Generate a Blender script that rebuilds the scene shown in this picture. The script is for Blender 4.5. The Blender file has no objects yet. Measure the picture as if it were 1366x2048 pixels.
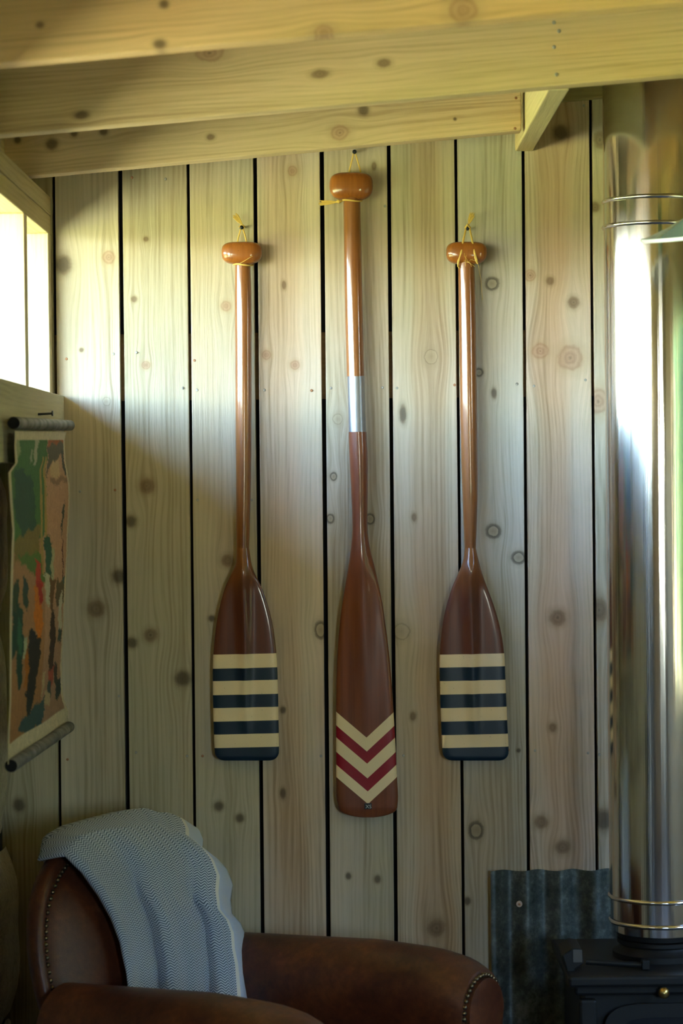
import bpy, math, random
import numpy as np
from mathutils import Vector, Matrix
random.seed(7)
rng = np.random.default_rng(7)
S = bpy.context.scene
COL = S.collection

# ------------------------------------------------------------------ camera
F = 85.0 / 36.0 * 2048.0                 # focal length in pixels of the 1366x2048 frame
CAM = Vector((0.0, -5.43, 1.62))
PITCH, ROLL = math.atan(74 / F), 0.0105
_f = Vector((0, math.cos(PITCH), -math.sin(PITCH)))
_u0 = Vector((0, math.sin(PITCH), math.cos(PITCH)))
_r0 = Vector((1, 0, 0))
_r = _r0 * math.cos(ROLL) - _u0 * math.sin(ROLL)
_u = _r0 * math.sin(ROLL) + _u0 * math.cos(ROLL)
cd = bpy.data.cameras.new('camera'); cam = bpy.data.objects.new('camera', cd); COL.objects.link(cam)
M3 = Matrix((_r, _u, -_f)).transposed()
cam.matrix_world = Matrix.Translation(CAM) @ M3.to_4x4()
cd.sensor_fit = 'VERTICAL'; cd.sensor_height = 36.0; cd.sensor_width = 24.0; cd.lens = 85.0
cd.dof.use_dof = True; cd.dof.focus_distance = 5.4; cd.dof.aperture_fstop = 4.5
cd.clip_start = 0.05
S.camera = cam

def ray(px, py):
    return _r * ((px - 683) / F) + _u * ((1024 - py) / F) + _f
def P(px, py, Y=0.0):                      # point of the plane y = Y under a pixel
    d = ray(px, py); return CAM + d * ((Y - CAM.y) / d.y)
def PX(px, py, X):                         # point of the plane x = X under a pixel
    d = ray(px, py); return CAM + d * ((X - CAM.x) / d.x)
def PP(px, py, o, n):                      # point of any plane
    d = ray(px, py); return CAM + d * ((o - CAM).dot(n) / d.dot(n))

# ------------------------------------------------------------------ world, sun, portals, exposure
W = bpy.data.worlds.new('sky'); S.world = W; W.use_nodes = True
wn = W.node_tree; bg = wn.nodes['Background']
sky = wn.nodes.new('ShaderNodeTexSky'); sky.sky_type = 'NISHITA'; sky.sun_disc = False
sky.sun_elevation = math.radians(42); sky.sun_rotation = math.radians(20)
sky.air_density = 1.0; sky.dust_density = 0.6; sky.ozone_density = 3.0
wn.links.new(sky.outputs[0], bg.inputs[0]); bg.inputs[1].default_value = 0.62

sl = bpy.data.lights.new('sun', 'SUN'); sl.energy = 12.5; sl.angle = math.radians(0.6); sl.color = (1.0, 0.94, 0.82)
so = bpy.data.objects.new('sun', sl); COL.objects.link(so)
to_sun = Vector((0.10, 0.74, 0.66)).normalized()
so.rotation_euler = to_sun.to_track_quat('Z', 'Y').to_euler()
so.location = (3, 12, 12)

def portal(name, loc, direction, sx, sy):
    l = bpy.data.lights.new(name, 'AREA'); l.shape = 'RECTANGLE'; l.size = sx; l.size_y = sy
    l.cycles.is_portal = True
    o = bpy.data.objects.new(name, l); COL.objects.link(o); o.location = loc
    o.rotation_euler = Vector(direction).to_track_quat('-Z', 'Z').to_euler()
portal('window_portal', (-0.80, -3.1, 1.98), (1, 0, 0), 6.2, 0.36)
portal('side_window_portal', (2.43, -1.95, 1.53), (-1, 0, 0), 1.5, 1.06)

portal('added_doorway_portal', (-.80, -3.65, .9), (1, 0, 0), .5, 1.8)  # for the doorway added in the left wall to raise the room light
portal('added_front_window_portal', (1.42, -6.52, 1.6), (0, 1, 0), .44, .8)  # for the small opening added behind the viewer as fill light
S.view_settings.view_transform = 'Standard'; S.view_settings.look = 'None'
S.view_settings.exposure = 3.86; S.view_settings.gamma = 1.0; S.view_settings.use_curve_mapping = False
S.cycles.max_bounces = 10; S.cycles.diffuse_bounces = 6; S.cycles.glossy_bounces = 4
S.cycles.sample_clamp_indirect = 8.0
S.cycles.use_denoising = True
S.cycles.caustics_reflective = False; S.cycles.caustics_refractive = False

# ------------------------------------------------------------------ helpers
def srgb(r, g, b):
    f = lambda c: (c / 255 / 12.92) if c / 255 <= 0.04045 else ((c / 255 + 0.055) / 1.055) ** 2.4
    return (f(r), f(g), f(b), 1.0)

class MB:
    def __init__(s): s.v = []; s.f = []; s.m = []
    def add(s, vs, fs, mi=0):
        b = len(s.v); s.v += [tuple(x) for x in vs]
        s.f += [tuple(b + i for i in q) for q in fs]; s.m += [mi] * len(fs)
    def box(s, x0, x1, y0, y1, z0, z1, c=0.0, mi=0):
        if c <= 0:
            vs = [(x, y, z) for z in (z0, z1) for y in (y0, y1) for x in (x0, x1)]
            s.add(vs, [(0, 2, 3, 1), (4, 5, 7, 6), (0, 1, 5, 4), (2, 6, 7, 3), (0, 4, 6, 2), (1, 3, 7, 5)], mi)
        else: s.hexa([(x0, y0, z0), (x1, y0, z0), (x1, y1, z0), (x0, y1, z0), (x0, y0, z1), (x1, y0, z1), (x1, y1, z1), (x0, y1, z1)], mi)
    def hexa(s, c, mi=0):                  # 4 bottom corners then 4 top corners
        s.add(c, [(3, 2, 1, 0), (4, 5, 6, 7), (0, 1, 5, 4), (1, 2, 6, 5), (2, 3, 7, 6), (3, 0, 4, 7)], mi)
    def tube(s, pts, r, n=8, cap=True, mi=0):
        pts = [Vector(p) for p in pts]; k = len(pts)
        rs = r if isinstance(r, (list, tuple)) else [r] * k
        b = len(s.v); up = None
        for i, p in enumerate(pts):
            t = (pts[min(i + 1, k - 1)] - pts[max(i - 1, 0)]).normalized()
            a = Vector((0, 1, 0)) if up is None else up
            if abs(a.dot(t)) > 0.97: a = Vector((1, 0, 0)) if abs(t.x) < 0.9 else Vector((0, 0, 1))
            a = (a - t * a.dot(t)).normalized(); up = a; c = t.cross(a)
            for j in range(n):
                w = 2 * math.pi * j / n
                s.v.append(tuple(p + (a * math.cos(w) + c * math.sin(w)) * rs[i]))
        for i in range(k - 1):
            for j in range(n):
                q = (b + i * n + j, b + i * n + (j + 1) % n, b + (i + 1) * n + (j + 1) % n, b + (i + 1) * n + j)
                s.f.append(q); s.m.append(mi)
        if cap:
            s.f.append(tuple(b + j for j in range(n))[::-1]); s.m.append(mi)
            s.f.append(tuple(b + (k - 1) * n + j for j in range(n))); s.m.append(mi)
    def lathe(s, prof, c, n=40, mi=0, axis='Z'):   # prof: (radius, height)
        b = len(s.v)
        for (r, h) in prof:
            for j in range(n):
                w = 2 * math.pi * j / n
                if axis == 'Z': s.v.append((c[0] + r * math.cos(w), c[1] + r * math.sin(w), c[2] + h))
                elif axis == 'Y': s.v.append((c[0] + r * math.cos(w), c[1] - h, c[2] + r * math.sin(w)))
                else: s.v.append((c[0] + h, c[1] + r * math.cos(w), c[2] + r * math.sin(w)))
        for i in range(len(prof) - 1):
            for j in range(n):
                q = (b + i * n + j, b + i * n + (j + 1) % n, b + (i + 1) * n + (j + 1) % n, b + (i + 1) * n + j)
                s.f.append(q); s.m.append(mi)
    def grid(s, pts, closed_u=False, mi=0):        # pts[row][col]
        b = len(s.v); R = len(pts); C = len(pts[0])
        for row in pts: s.v += [tuple(p) for p in row]
        for i in range(R - 1):
            for j in range(C if closed_u else C - 1):
                s.f.append((b + i * C + j, b + i * C + (j + 1) % C, b + (i + 1) * C + (j + 1) % C, b + (i + 1) * C + j)); s.m.append(mi)
    def fan(s, idx, mi=0): s.f.append(tuple(idx)); s.m.append(mi)
    def build(s, name, mats, parent=None, smooth=False, bevel=0.0, angle=35, subsurf=0, recalc=False):
        off = Vector((0, 0, 0))
        q = parent
        while q is not None: off += q.location; q = q.parent
        me = bpy.data.meshes.new(name)
        me.from_pydata([(x - off.x, y - off.y, z - off.z) for x, y, z in s.v], [], s.f)
        if not isinstance(mats, (list, tuple)): mats = [mats]
        for m in mats: me.materials.append(m)
        me.polygons.foreach_set('material_index', s.m)
        if smooth: me.polygons.foreach_set('use_smooth', [True] * len(me.polygons))
        if recalc:
            import bmesh
            bm = bmesh.new(); bm.from_mesh(me); bmesh.ops.recalc_face_normals(bm, faces=bm.faces); bm.to_mesh(me); bm.free()
        me.update()
        if smooth and angle < 180:
            try: me.set_sharp_from_angle(angle=math.radians(angle))
            except Exception: pass
        o = bpy.data.objects.new(name, me); COL.objects.link(o); o.parent = parent
        if bevel > 0:
            b = o.modifiers.new('edge', 'BEVEL'); b.width = bevel; b.segments = 2; b.limit_method = 'ANGLE'; b.angle_limit = math.radians(40)
        if subsurf:
            b = o.modifiers.new('smooth', 'SUBSURF'); b.levels = subsurf; b.render_levels = subsurf
        return o

def tag(o, label, cat, group=None, kind=None):
    o['label'] = label; o['category'] = cat
    if group: o['group'] = group
    if kind: o['kind'] = kind
    return o
def empty(name, loc=(0, 0, 0)):
    o = bpy.data.objects.new(name, None); o.empty_display_size = 0.05; COL.objects.link(o); o.location = loc; return o
def share(name, me, loc, parent, rot=None):        # a repeat of a small piece that shares its mesh
    o = bpy.data.objects.new(name, me); COL.objects.link(o)
    off = Vector((0, 0, 0)); q = parent
    while q is not None: off += q.location; q = q.parent
    o.parent = parent; o.location = Vector(loc) - off
    if rot is not None: o.rotation_euler = rot
    return o
def curve(ts, vs, t):                              # Catmull-Rom style interpolation
    ts = np.array(ts, float); vs = np.array(vs, float); t = np.atleast_1d(np.array(t, float))
    m = np.gradient(vs, ts, axis=0) if vs.ndim == 1 else np.stack([np.gradient(vs[:, k], ts) for k in range(vs.shape[1])], 1)
    i = np.clip(np.searchsorted(ts, t) - 1, 0, len(ts) - 2)
    h = ts[i + 1] - ts[i]; s = np.clip((t - ts[i]) / h, 0, 1)
    if vs.ndim > 1: s = s[:, None]; h = h[:, None]
    return (2 * s**3 - 3 * s**2 + 1) * vs[i] + (s**3 - 2 * s**2 + s) * h * m[i] + (-2 * s**3 + 3 * s**2) * vs[i + 1] + (s**3 - s**2) * h * m[i + 1]

# ------------------------------------------------------------------ materials
class NT:
    def __init__(s, name):
        s.mat = bpy.data.materials.new(name); s.mat.use_nodes = True
        s.t = s.mat.node_tree; s.b = s.t.nodes['Principled BSDF']; s.out = s.t.nodes['Material Output']
    def n(s, kind, **kw):
        x = s.t.nodes.new(kind)
        for k, v in kw.items(): setattr(x, k, v)
        return x
    def put(s, sock, v):
        if hasattr(v, 'links') or isinstance(v, bpy.types.NodeSocket): s.t.links.new(v, sock)
        else: sock.default_value = v
    def m(s, op, a, b=None, c=None, clamp=False):
        x = s.n('ShaderNodeMath', operation=op); x.use_clamp = clamp
        for i, v in enumerate((a, b, c)):
            if v is not None: s.put(x.inputs[i], v)
        return x.outputs[0]
    def vm(s, op, a, b=None, out=0):
        x = s.n('ShaderNodeVectorMath', operation=op); s.put(x.inputs[0], a)
        if b is not None: s.put(x.inputs[1], b)
        return x.outputs['Value'] if op in ('LENGTH', 'DOT_PRODUCT') else x.outputs[0]
    def comb(s, a, b, c):
        x = s.n('ShaderNodeCombineXYZ')
        for i, v in enumerate((a, b, c)): s.put(x.inputs[i], v)
        return x.outputs[0]
    def noise(s, vec, scale=1.0, detail=3.0, rough=0.55, dist=0.0):
        x = s.n('ShaderNodeTexNoise'); s.put(x.inputs['Vector'], vec)
        x.inputs['Scale'].default_value = scale; x.inputs['Detail'].default_value = detail
        x.inputs['Roughness'].default_value = rough; x.inputs['Distortion'].default_value = dist
        return x.outputs[0]
    def ramp(s, fac, stops, interp='LINEAR'):
        x = s.n('ShaderNodeValToRGB'); r = x.color_ramp; r.interpolation = interp
        while len(r.elements) < len(stops): r.elements.new(0.5)
        for e, (p, c) in zip(r.elements, stops): e.position = p; e.color = c
        s.put(x.inputs[0], fac); return x
    def mix(s, fac, a, b, mode='MIX'):
        x = s.n('ShaderNodeMix', data_type='RGBA', blend_type=mode)
        s.put(x.inputs[0], fac); s.put(x.inputs[6], a); s.put(x.inputs[7], b); return x.outputs[2]
    def obj(s): return s.n('ShaderNodeTexCoord').outputs['Object']
    def sep(s, v):
        x = s.n('ShaderNodeSeparateXYZ'); s.put(x.inputs[0], v); return x.outputs
    def bump(s, h, strength=0.3, dist=0.001, normal=None):
        x = s.n('ShaderNodeBump'); s.put(x.inputs['Height'], h)
        x.inputs['Strength'].default_value = strength; x.inputs['Distance'].default_value = dist
        if normal is not None: s.put(x.inputs['Normal'], normal)
        s.t.links.new(x.outputs[0], s.b.inputs['Normal']); return x.outputs[0]
    def set(s, **kw):
        for k, v in kw.items(): s.put(s.b.inputs[k.replace('_', ' ')], v)
        return s.mat

def simple(name, col, rough=0.6, metal=0.0, **kw):
    t = NT(name); v = t.noise(t.obj(), 30.0, 4)
    c = t.mix(t.m('MULTIPLY', v, 0.5), col, tuple(x * 0.6 for x in col[:3]) + (1,))
    return t.set(Base_Color=c, Roughness=rough, Metallic=metal, **kw)

KRAMP = {
    'brown': [(0.0, (.05, .025, .010, .95)), (0.12, (.14, .075, .03, .85)), (0.28, (.11, .055, .022, .9)), (0.46, (.15, .085, .035, .75)), (0.62, (.22, .15, .07, .35)), (1.0, (.3, .22, .11, 0))],
    'dark': [(0.0, (.03, .017, .008, .95)), (0.36, (.05, .028, .012, .92)), (0.5, (.085, .05, .02, .7)), (0.68, (.16, .11, .05, .3)), (1.0, (.3, .22, .11, 0))],
    'ring': [(0.0, (.20, .15, .08, .8)), (0.34, (.30, .24, .14, .7)), (0.43, (.03, .022, .012, .95)), (0.56, (.05, .035, .018, .75)), (0.68, (.2, .16, .09, .25)), (1.0, (.3, .22, .11, 0))],
    'thin': [(0.0, (.25, .18, .10, .55)), (0.42, (.42, .34, .2, .35)), (0.48, (.12, .085, .045, .6)), (0.56, (.3, .24, .14, .3)), (1.0, (.3, .22, .11, 0))],
    'pink': [(0.0, (.16, .08, .045, .9)), (0.10, (.38, .21, .12, .75)), (0.2, (.28, .14, .08, .8)), (0.32, (.42, .25, .15, .7)), (0.46, (.30, .16, .085, .75)), (0.6, (.42, .29, .16, .4)), (1.0, (.4, .3, .17, 0))],
}
def wood(name, along='Z', base=(.50, .43, .27), knots=(), seed=0.0, contrast=1.0, rough=0.8, cross=None, band=None, warm=(1, 1, 1)):
    t = NT(name); co = t.obj(); x, y, z = t.sep(co)
    a, c1, c2 = {'Z': (z, x, y), 'X': (x, z, y), 'Y': (y, z, x)}[along]
    c = t.m('MULTIPLY_ADD', c2, 0.8, c1)
    V = t.comb(c1, a, 0.0); u = c
    wob = t.noise(co, 34.0, 5, .7)
    kn = []
    for (kc, ka, r, kind, elong) in knots:
        v = t.vm('SUBTRACT', V, (kc, ka, 0.0))
        d = t.vm('LENGTH', t.vm('MULTIPLY', v, (1 / r, elong / r, 0)))
        d = t.m('MULTIPLY_ADD', wob, .8, t.m('SUBTRACT', d, 0.40))
        e = t.vm('MULTIPLY', v, (1 / (2.3 * r), 1 / (4.5 * r), 0)); e2 = t.vm('DOT_PRODUCT', e, e)
        g = t.m('POWER', 2.718, t.m('MULTIPLY', e2, -1.0))
        dx = t.sep(v)[0]
        u = t.m('MULTIPLY_ADD', t.m('MULTIPLY', dx, g), -0.72, u)
        kn.append((d, kind))
    slow = t.noise(t.comb(t.m('MULTIPLY', u, 9.0), t.m('MULTIPLY', a, 0.9), seed), 1.0, 2, 0.5, 0.4)
    g2 = t.noise(t.comb(t.m('MULTIPLY', u, 110.0), t.m('MULTIPLY', a, 1.6), seed + 3.1), 1.0, 3, 0.55)
    g3 = t.noise(t.comb(t.m('MULTIPLY', u, 520.0), t.m('MULTIPLY', a, 14.0), seed + 7.7), 1.0, 3, 0.6)
    wave = t.m('SINE', t.m('ADD', t.m('MULTIPLY', u, 620.0), t.m('MULTIPLY', slow, 46.0)))
    val = t.m('ADD', t.m('MULTIPLY', slow, 0.55), t.m('MULTIPLY', g2, 0.45))
    val = t.m('MULTIPLY_ADD', wave, 0.045, val)
    val = t.m('MULTIPLY_ADD', t.m('SUBTRACT', g3, 0.5), 0.22, val)
    val = t.m('MULTIPLY_ADD', t.m('SUBTRACT', val, 0.5), contrast, 0.5)
    B = np.array(base)
    c0 = tuple(B * np.array((.55, .50, .42))) + (1,); cm = tuple(B) + (1,); ch = tuple(np.minimum(B * np.array((1.22, 1.22, 1.26)), .9)) + (1,)
    col = t.ramp(val, [(0.22, c0), (0.5, cm), (0.78, ch)]).outputs[0]
    blot = t.noise(t.comb(t.m('MULTIPLY', c, 5.0), t.m('MULTIPLY', a, 1.7), seed + 11), 1.0, 3)
    tint = t.ramp(blot, [(0.3, (.80, .86, .74, 1)), (0.52, (1, 1, 1, 1)), (0.72, (1.0, .86, .70, 1))]).outputs[0]
    col = t.mix(0.55, col, tint, 'MULTIPLY')
    if band:                                        # a redder heartwood streak: (centre, half width, strength)
        dd = t.m('ABSOLUTE', t.m('SUBTRACT', t.m('MULTIPLY_ADD', t.m('SUBTRACT', slow, .5), .05, u), band[0]))
        k = t.m('SUBTRACT', 1.0, t.m('SMOOTH_MIN', t.m('POWER', t.m('DIVIDE', dd, band[1]), 4.0), 1.0, 0.3), clamp=True)
        col = t.mix(t.m('MULTIPLY', k, band[2]), col, (.80, .58, .42, 1), 'MULTIPLY')
    for d, kind in kn:
        r = t.ramp(t.m('MULTIPLY', d, 0.5), KRAMP[kind])
        col = t.mix(t.m('MULTIPLY', r.outputs[1], .8), col, r.outputs[0])
    t.bump(t.m('ADD', t.m('MULTIPLY', g2, 0.7), g3), 0.45, 0.0012)
    t.b.inputs['Specular IOR Level'].default_value = 0.25
    return t.set(Base_Color=col, Roughness=rough)

def varnish(name, base, dark, along='Z', rough=0.22):
    t = NT(name); x, y, z = t.sep(t.obj())
    g = t.noise(t.comb(t.m('MULTIPLY', x, 160.0), t.m('MULTIPLY', y, 160.0), t.m('MULTIPLY', z, 5.0)), 1.0, 4)
    b = t.noise(t.comb(t.m('MULTIPLY', x, 20.0), t.m('MULTIPLY', y, 20.0), t.m('MULTIPLY', z, 3.0)), 1.0, 2)
    v = t.m('ADD', t.m('MULTIPLY', g, 0.5), t.m('MULTIPLY', b, 0.5))
    col = t.ramp(v, [(0.3, dark), (0.65, base)]).outputs[0]
    sp = t.noise(t.obj(), 260.0, 1); spk = t.ramp(sp, [(0.74, (0, 0, 0, 1)), (0.80, (1, 1, 1, 1))]).outputs[0]
    col = t.mix(t.m('MULTIPLY', spk, 0.6), col, (.02, .008, .004, 1))
    return t.set(Base_Color=col, Roughness=rough + .1, Specular_IOR_Level=.25, Coat_Weight=0.7, Coat_Roughness=0.09)

m_black = simple('black_membrane', (.006, .006, .006, 1), 0.95)
m_grip = varnish('varnished_grip', (.34, .112, .018, 1), (.19, .055, .010, 1))
m_shaft = varnish('varnished_shaft', (.30, .110, .026, 1), (.18, .058, .015, 1))
m_blade = varnish('varnished_blade', (.16, .045, .018, 1), (.085, .024, .011, 1))
m_steel = NT('polished_steel')
m_steel.b.inputs['Anisotropic'].default_value = 0.85
_tg = m_steel.n('ShaderNodeTangent', direction_type='RADIAL', axis='Z'); m_steel.t.links.new(_tg.outputs[0], m_steel.b.inputs['Tangent'])
_x, _y, _z = m_steel.sep(m_steel.obj())
_ang = m_steel.m('ARCTAN2', _y, _x)
_sc = m_steel.noise(m_steel.comb(m_steel.m('MULTIPLY', _ang, 22.0), m_steel.m('MULTIPLY', _z, 0.35), 0.0), 1.0, 4)
m_steel.bump(_sc, 0.10, 0.003)
m_steel = m_steel.set(Base_Color=(.80, .78, .76, 1), Metallic=1.0, Roughness=0.09, Anisotropic_Rotation=0.25)
m_ferrule = simple('satin_aluminium', (.30, .30, .32, 1), 0.42, 0.9)
m_brass = simple('aged_brass', (.60, .42, .14, 1), 0.28, 1.0)
m_nailb = simple('tarnished_nail', (.20, .14, .08, 1), 0.25, 0.9)
m_nail = simple('galvanised_nail', (.42, .40, .36, 1), 0.5, 0.6)
m_rust = simple('copper_screw', (.42, .20, .10, 1), 0.5, 0.5)
m_blackmetal = simple('black_nail', (.015, .015, .016, 1), 0.35, 0.5)
m_iron = simple('black_cast_iron', (.008, .008, .008, 1), 0.55, 0.0, Specular_IOR_Level=.3)
m_ironpale = simple('pale_iron_edge', (.10, .09, .08, 1), 0.45, 0.6)
m_twine = simple('yellow_twine', (.78, .52, .13, 1), 0.85)
m_earth = simple('dark_slate_floor', (.05, .045, .04, 1), 0.6)
m_plaster = simple('room_boarding', (.24, .18, .10, 1), 0.85)
m_deck = wood('roof_deck_wood', 'X', (.36, .27, .15), seed=40)

# ------------------------------------------------------------------ back wall: membrane and boards
wall_back = MB(); wall_back.box(-1.25, 2.45, 0.026, 0.14, 0.0, 2.62)
wall_back = wall_back.build('wall_back', m_black)
tag(wall_back, 'back wall of wide vertical sawn timber boards with dark gaps', 'wall', kind='structure')

gap_px = [(-27, 350, -15, 1600, 8), (106.5, 350, 119, 1560, 6), (240, 350, 255.5, 1640, 8.5), (376, 335, 389, 1640, 6), (510, 330, 523.5, 1700, 7.5),
          (643.5, 315, 656, 1750, 8.5), (777.5, 300, 791, 1750, 7.5), (911.5, 285, 926, 1750, 6), (1046.5, 310, 1057, 1730, 6.5), (1181, 210, 1194, 1730, 6), (1316, 210, 1329, 1730, 6)]
def gap_at(g, z):
    a = P(g[0], g[1]); b = P(g[2], g[3]); s = (z - a.z) / (b.z - a.z); return a.x + (b.x - a.x) * s
edges = []
for g in gap_px:
    h = g[4] / 890.0 / 2
    edges.append((gap_at(g, 0.0), gap_at(g, 2.6), h))
while edges[-1][0] < 2.35: e = edges[-1]; edges.append((e[0] + .151, e[1] + .151, .003))
knots_px = {
    0: [(38, 1610, 11, 'dark', .9)],
    1: [(127, 530, 15, 'dark', .85), (218, 515, 12.5, 'pink', 1), (193, 1218, 16, 'brown', 1), (238, 1153, 13, 'dark', 1), (213, 803, 8, 'thin', 1), (163, 700, 4, 'brown', 1)],
    2: [(293, 972, 14, 'brown', 1), (301, 1270, 13, 'brown', 1), (263, 1286, 10, 'dark', 1), (366, 1357, 14, 'dark', 1), (268, 598, 6, 'brown', 1), (292, 730, 8, 'pink', 1), (261, 1043, 11, 'dark', 1), (292, 478, 5, 'brown', 1)],
    3: [(452, 612, 10, 'pink', 1), (456, 1121, 12, 'brown', 1), (438, 1612, 9, 'dark', 1), (480, 1636, 8, 'dark', 1), (424, 1237, 6, 'dark', 1), (480, 520, 5, 'brown', 1)],
    4: [(585, 342, 9, 'pink', .9), (533, 710, 9, 'pink', 1), (590, 730, 9, 'pink', 1), (641, 1259, 11, 'ring', .7), (566, 1420, 5, 'dark', .8), (566, 1587, 6, 'dark', .6), (568, 570, 4, 'brown', .5)],
    5: [(676, 838, 10, 'thin', 1), (667, 953, 6, 'ring', .8), (661, 1037, 7, 'ring', .8), (740, 1038, 9, 'ring', .9), (697, 1752, 5, 'dark', .8), (755, 1758, 6, 'dark', .8), (770, 1900, 5, 'dark', .8), (748, 332, 5, 'brown', .6)],
    6: [(862, 713, 13, 'thin', .9), (806, 828, 6, 'dark', .35), (828, 1035, 5, 'brown', .6), (803, 1263, 16, 'thin', 1), (826, 1433, 6, 'brown', .7), (873, 1856, 17, 'brown', 1)],
    7: [(984, 567, 12, 'ring', 1), (986, 1062, 13, 'ring', 1), (1037, 1115, 12, 'ring', 1), (958, 745, 8, 'ring', 1), (988, 786, 5, 'dark', .5), (952, 1660, 13, 'ring', .8), (935, 1802, 6, 'dark', .8), (1037, 1501, 4, 'dark', 1)],
    8: [(1122, 266, 14, 'dark', 1), (1060, 551, 11, 'pink', 1), (1100, 562, 8, 'brown', 1), (1147, 605, 11, 'brown', 1), (1081, 702, 16, 'pink', 1), (1141, 716, 24, 'pink', 1), (1115, 1235, 15, 'brown', 1), (1105, 1455, 8, 'brown', .9), (1083, 1644, 13, 'brown', 1), (1125, 1694, 14, 'brown', 1)],
    9: [(1197, 802, 20, 'pink', .8), (1198, 1220, 18, 'brown', .8), (1207, 1640, 18, 'dark', .9), (1190, 415, 9, 'brown', .9), (1200, 280, 12, 'brown', .7)],
}
bases = {0: (.42, .38, .22), 1: (.46, .42, .26), 2: (.43, .39, .23), 3: (.44, .40, .24), 4: (.52, .45, .29), 5: (.46, .41, .26), 6: (.48, .42, .26), 7: (.44, .42, .29), 8: (.52, .43, .28), 9: (.48, .44, .29)}
bands = {4: (P(570, 1400).x, .05, .35), 6: (P(860, 1200).x, .04, .4), 8: (P(1115, 1400).x, .045, .5)}
BOARD_TOP = lambda x: 2.44 + 0.081 * (x + .65)
boards = []
m_boardx = wood('board_wood_far', 'Z', (.46, .40, .25), seed=77)
for i in range(len(edges) - 1):
    a, b = edges[i], edges[i + 1]
    kn = [(P(x, y).x, P(x, y).z, r / 890.0, k, el) for x, y, r, k, el in knots_px.get(i, [])]
    mat = wood('board_wood_%d' % i, 'Z', tuple(np.array(bases[i]) * (1.13, 1.07, 1.26)), kn, seed=i * 5.3, band=bands.get(i), contrast=1.1) if i in bases else m_boardx
    dy = random.uniform(-.0012, .0012)
    xl0, xl1, xr0, xr1 = a[0] + a[2], a[1] + a[2], b[0] - b[2], b[1] - b[2]
    mb = MB(); t0 = BOARD_TOP((xl1 + xr1) / 2)
    mb.hexa([(xl0, dy, 0), (xr0, dy, 0), (xr0, .022, 0), (xl0, .022, 0), (xl1, dy, t0), (xr1, dy, t0), (xr1, .022, t0), (xl1, .022, t0)])
    boards.append(mb.build('board', mat, wall_back, bevel=.0012))
# battens seen in the gaps
m_batten = wood('batten_wood', 'X', (.22, .14, .07), seed=31)
mb = MB(); z1 = P(647, 797).z; mb.box(-1.2, 2.4, .0225, .0255, z1, z1 + .15); mb.build('batten', m_batten, wall_back)
# nail heads
nm = MB(); nm.lathe([(0.0001, .0016), (.0022, .0014), (.003, .0006), (.0032, -.002)], (0, 0, 0), 10, axis='Y')
nail_me = nm.build('nail', m_nail, wall_back); nail_me.location = P(1168, 211, -.001); nail_me = nail_me.data
nr_me = nail_me.copy(); nr_me.materials.clear(); nr_me.materials.append(m_rust)
nails = [(133, 718), (227, 708), (273, 705), (366, 776), (389, 721), (366, 776), (394, 780), (529, 780), (623, 781), (662, 776), (765, 775), (794, 776), (909, 770), (1034, 768), (1068, 772), (1171, 760),
         (135, 1519), (238, 1392), (272, 1505), (374, 1512), (405, 1512), (530, 1511), (642, 1512), (807, 1511), (1017, 1500), (1070, 1501), (1176, 1506), (1199, 1509), (264, 355), (331, 358), (770, 412), (160, 983), (230, 980), (395, 1000), (503, 1000)]
for k, (x, y) in enumerate(nails):
    share('nail', nr_me if k % 4 == 0 else nail_me, P(x, y, -.001), wall_back)

# ------------------------------------------------------------------ other room surfaces
mb = MB(); mb.box(-1.3, 2.6, -6.5, .14, -.1, 0.0); floor = mb.build('floor', m_earth)
tag(floor, 'dark stone floor of the small timber room', 'floor', kind='structure')
mb = MB()                                   # right wall with a garden window
mb.box(2.3, 2.42, -6.5, -2.7, 0, 2.8); mb.box(2.3, 2.42, -1.2, .14, 0, 2.8); mb.box(2.3, 2.42, -2.7, -1.2, 2.06, 2.8); mb.box(2.3, 2.42, -2.7, -1.2, 0, 1.0)
wr = mb.build('wall_right', m_plaster); tag(wr, 'boarded wall with a window to the garden', 'wall', kind='structure')
mb = MB(); mb.box(2.33, 2.39, -1.98, -1.92, 1.0, 2.06); mb.build('mullion', m_plaster, wr)
mb = MB(); mb.box(-1.2, 1.2, -6.5, -6.38, 0, 2.8); mb.box(1.64, 2.42, -6.5, -6.38, 0, 2.8); mb.box(1.2, 1.64, -6.5, -6.38, 2.0, 2.8); mb.box(1.2, 1.64, -6.5, -6.38, 0, 1.2); wf = mb.build('wall_front', m_plaster)  # unseen window opening added to lift the light on the back wall
tag(wf, 'boarded wall behind the viewer with a small window added for light', 'wall', kind='structure')

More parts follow.
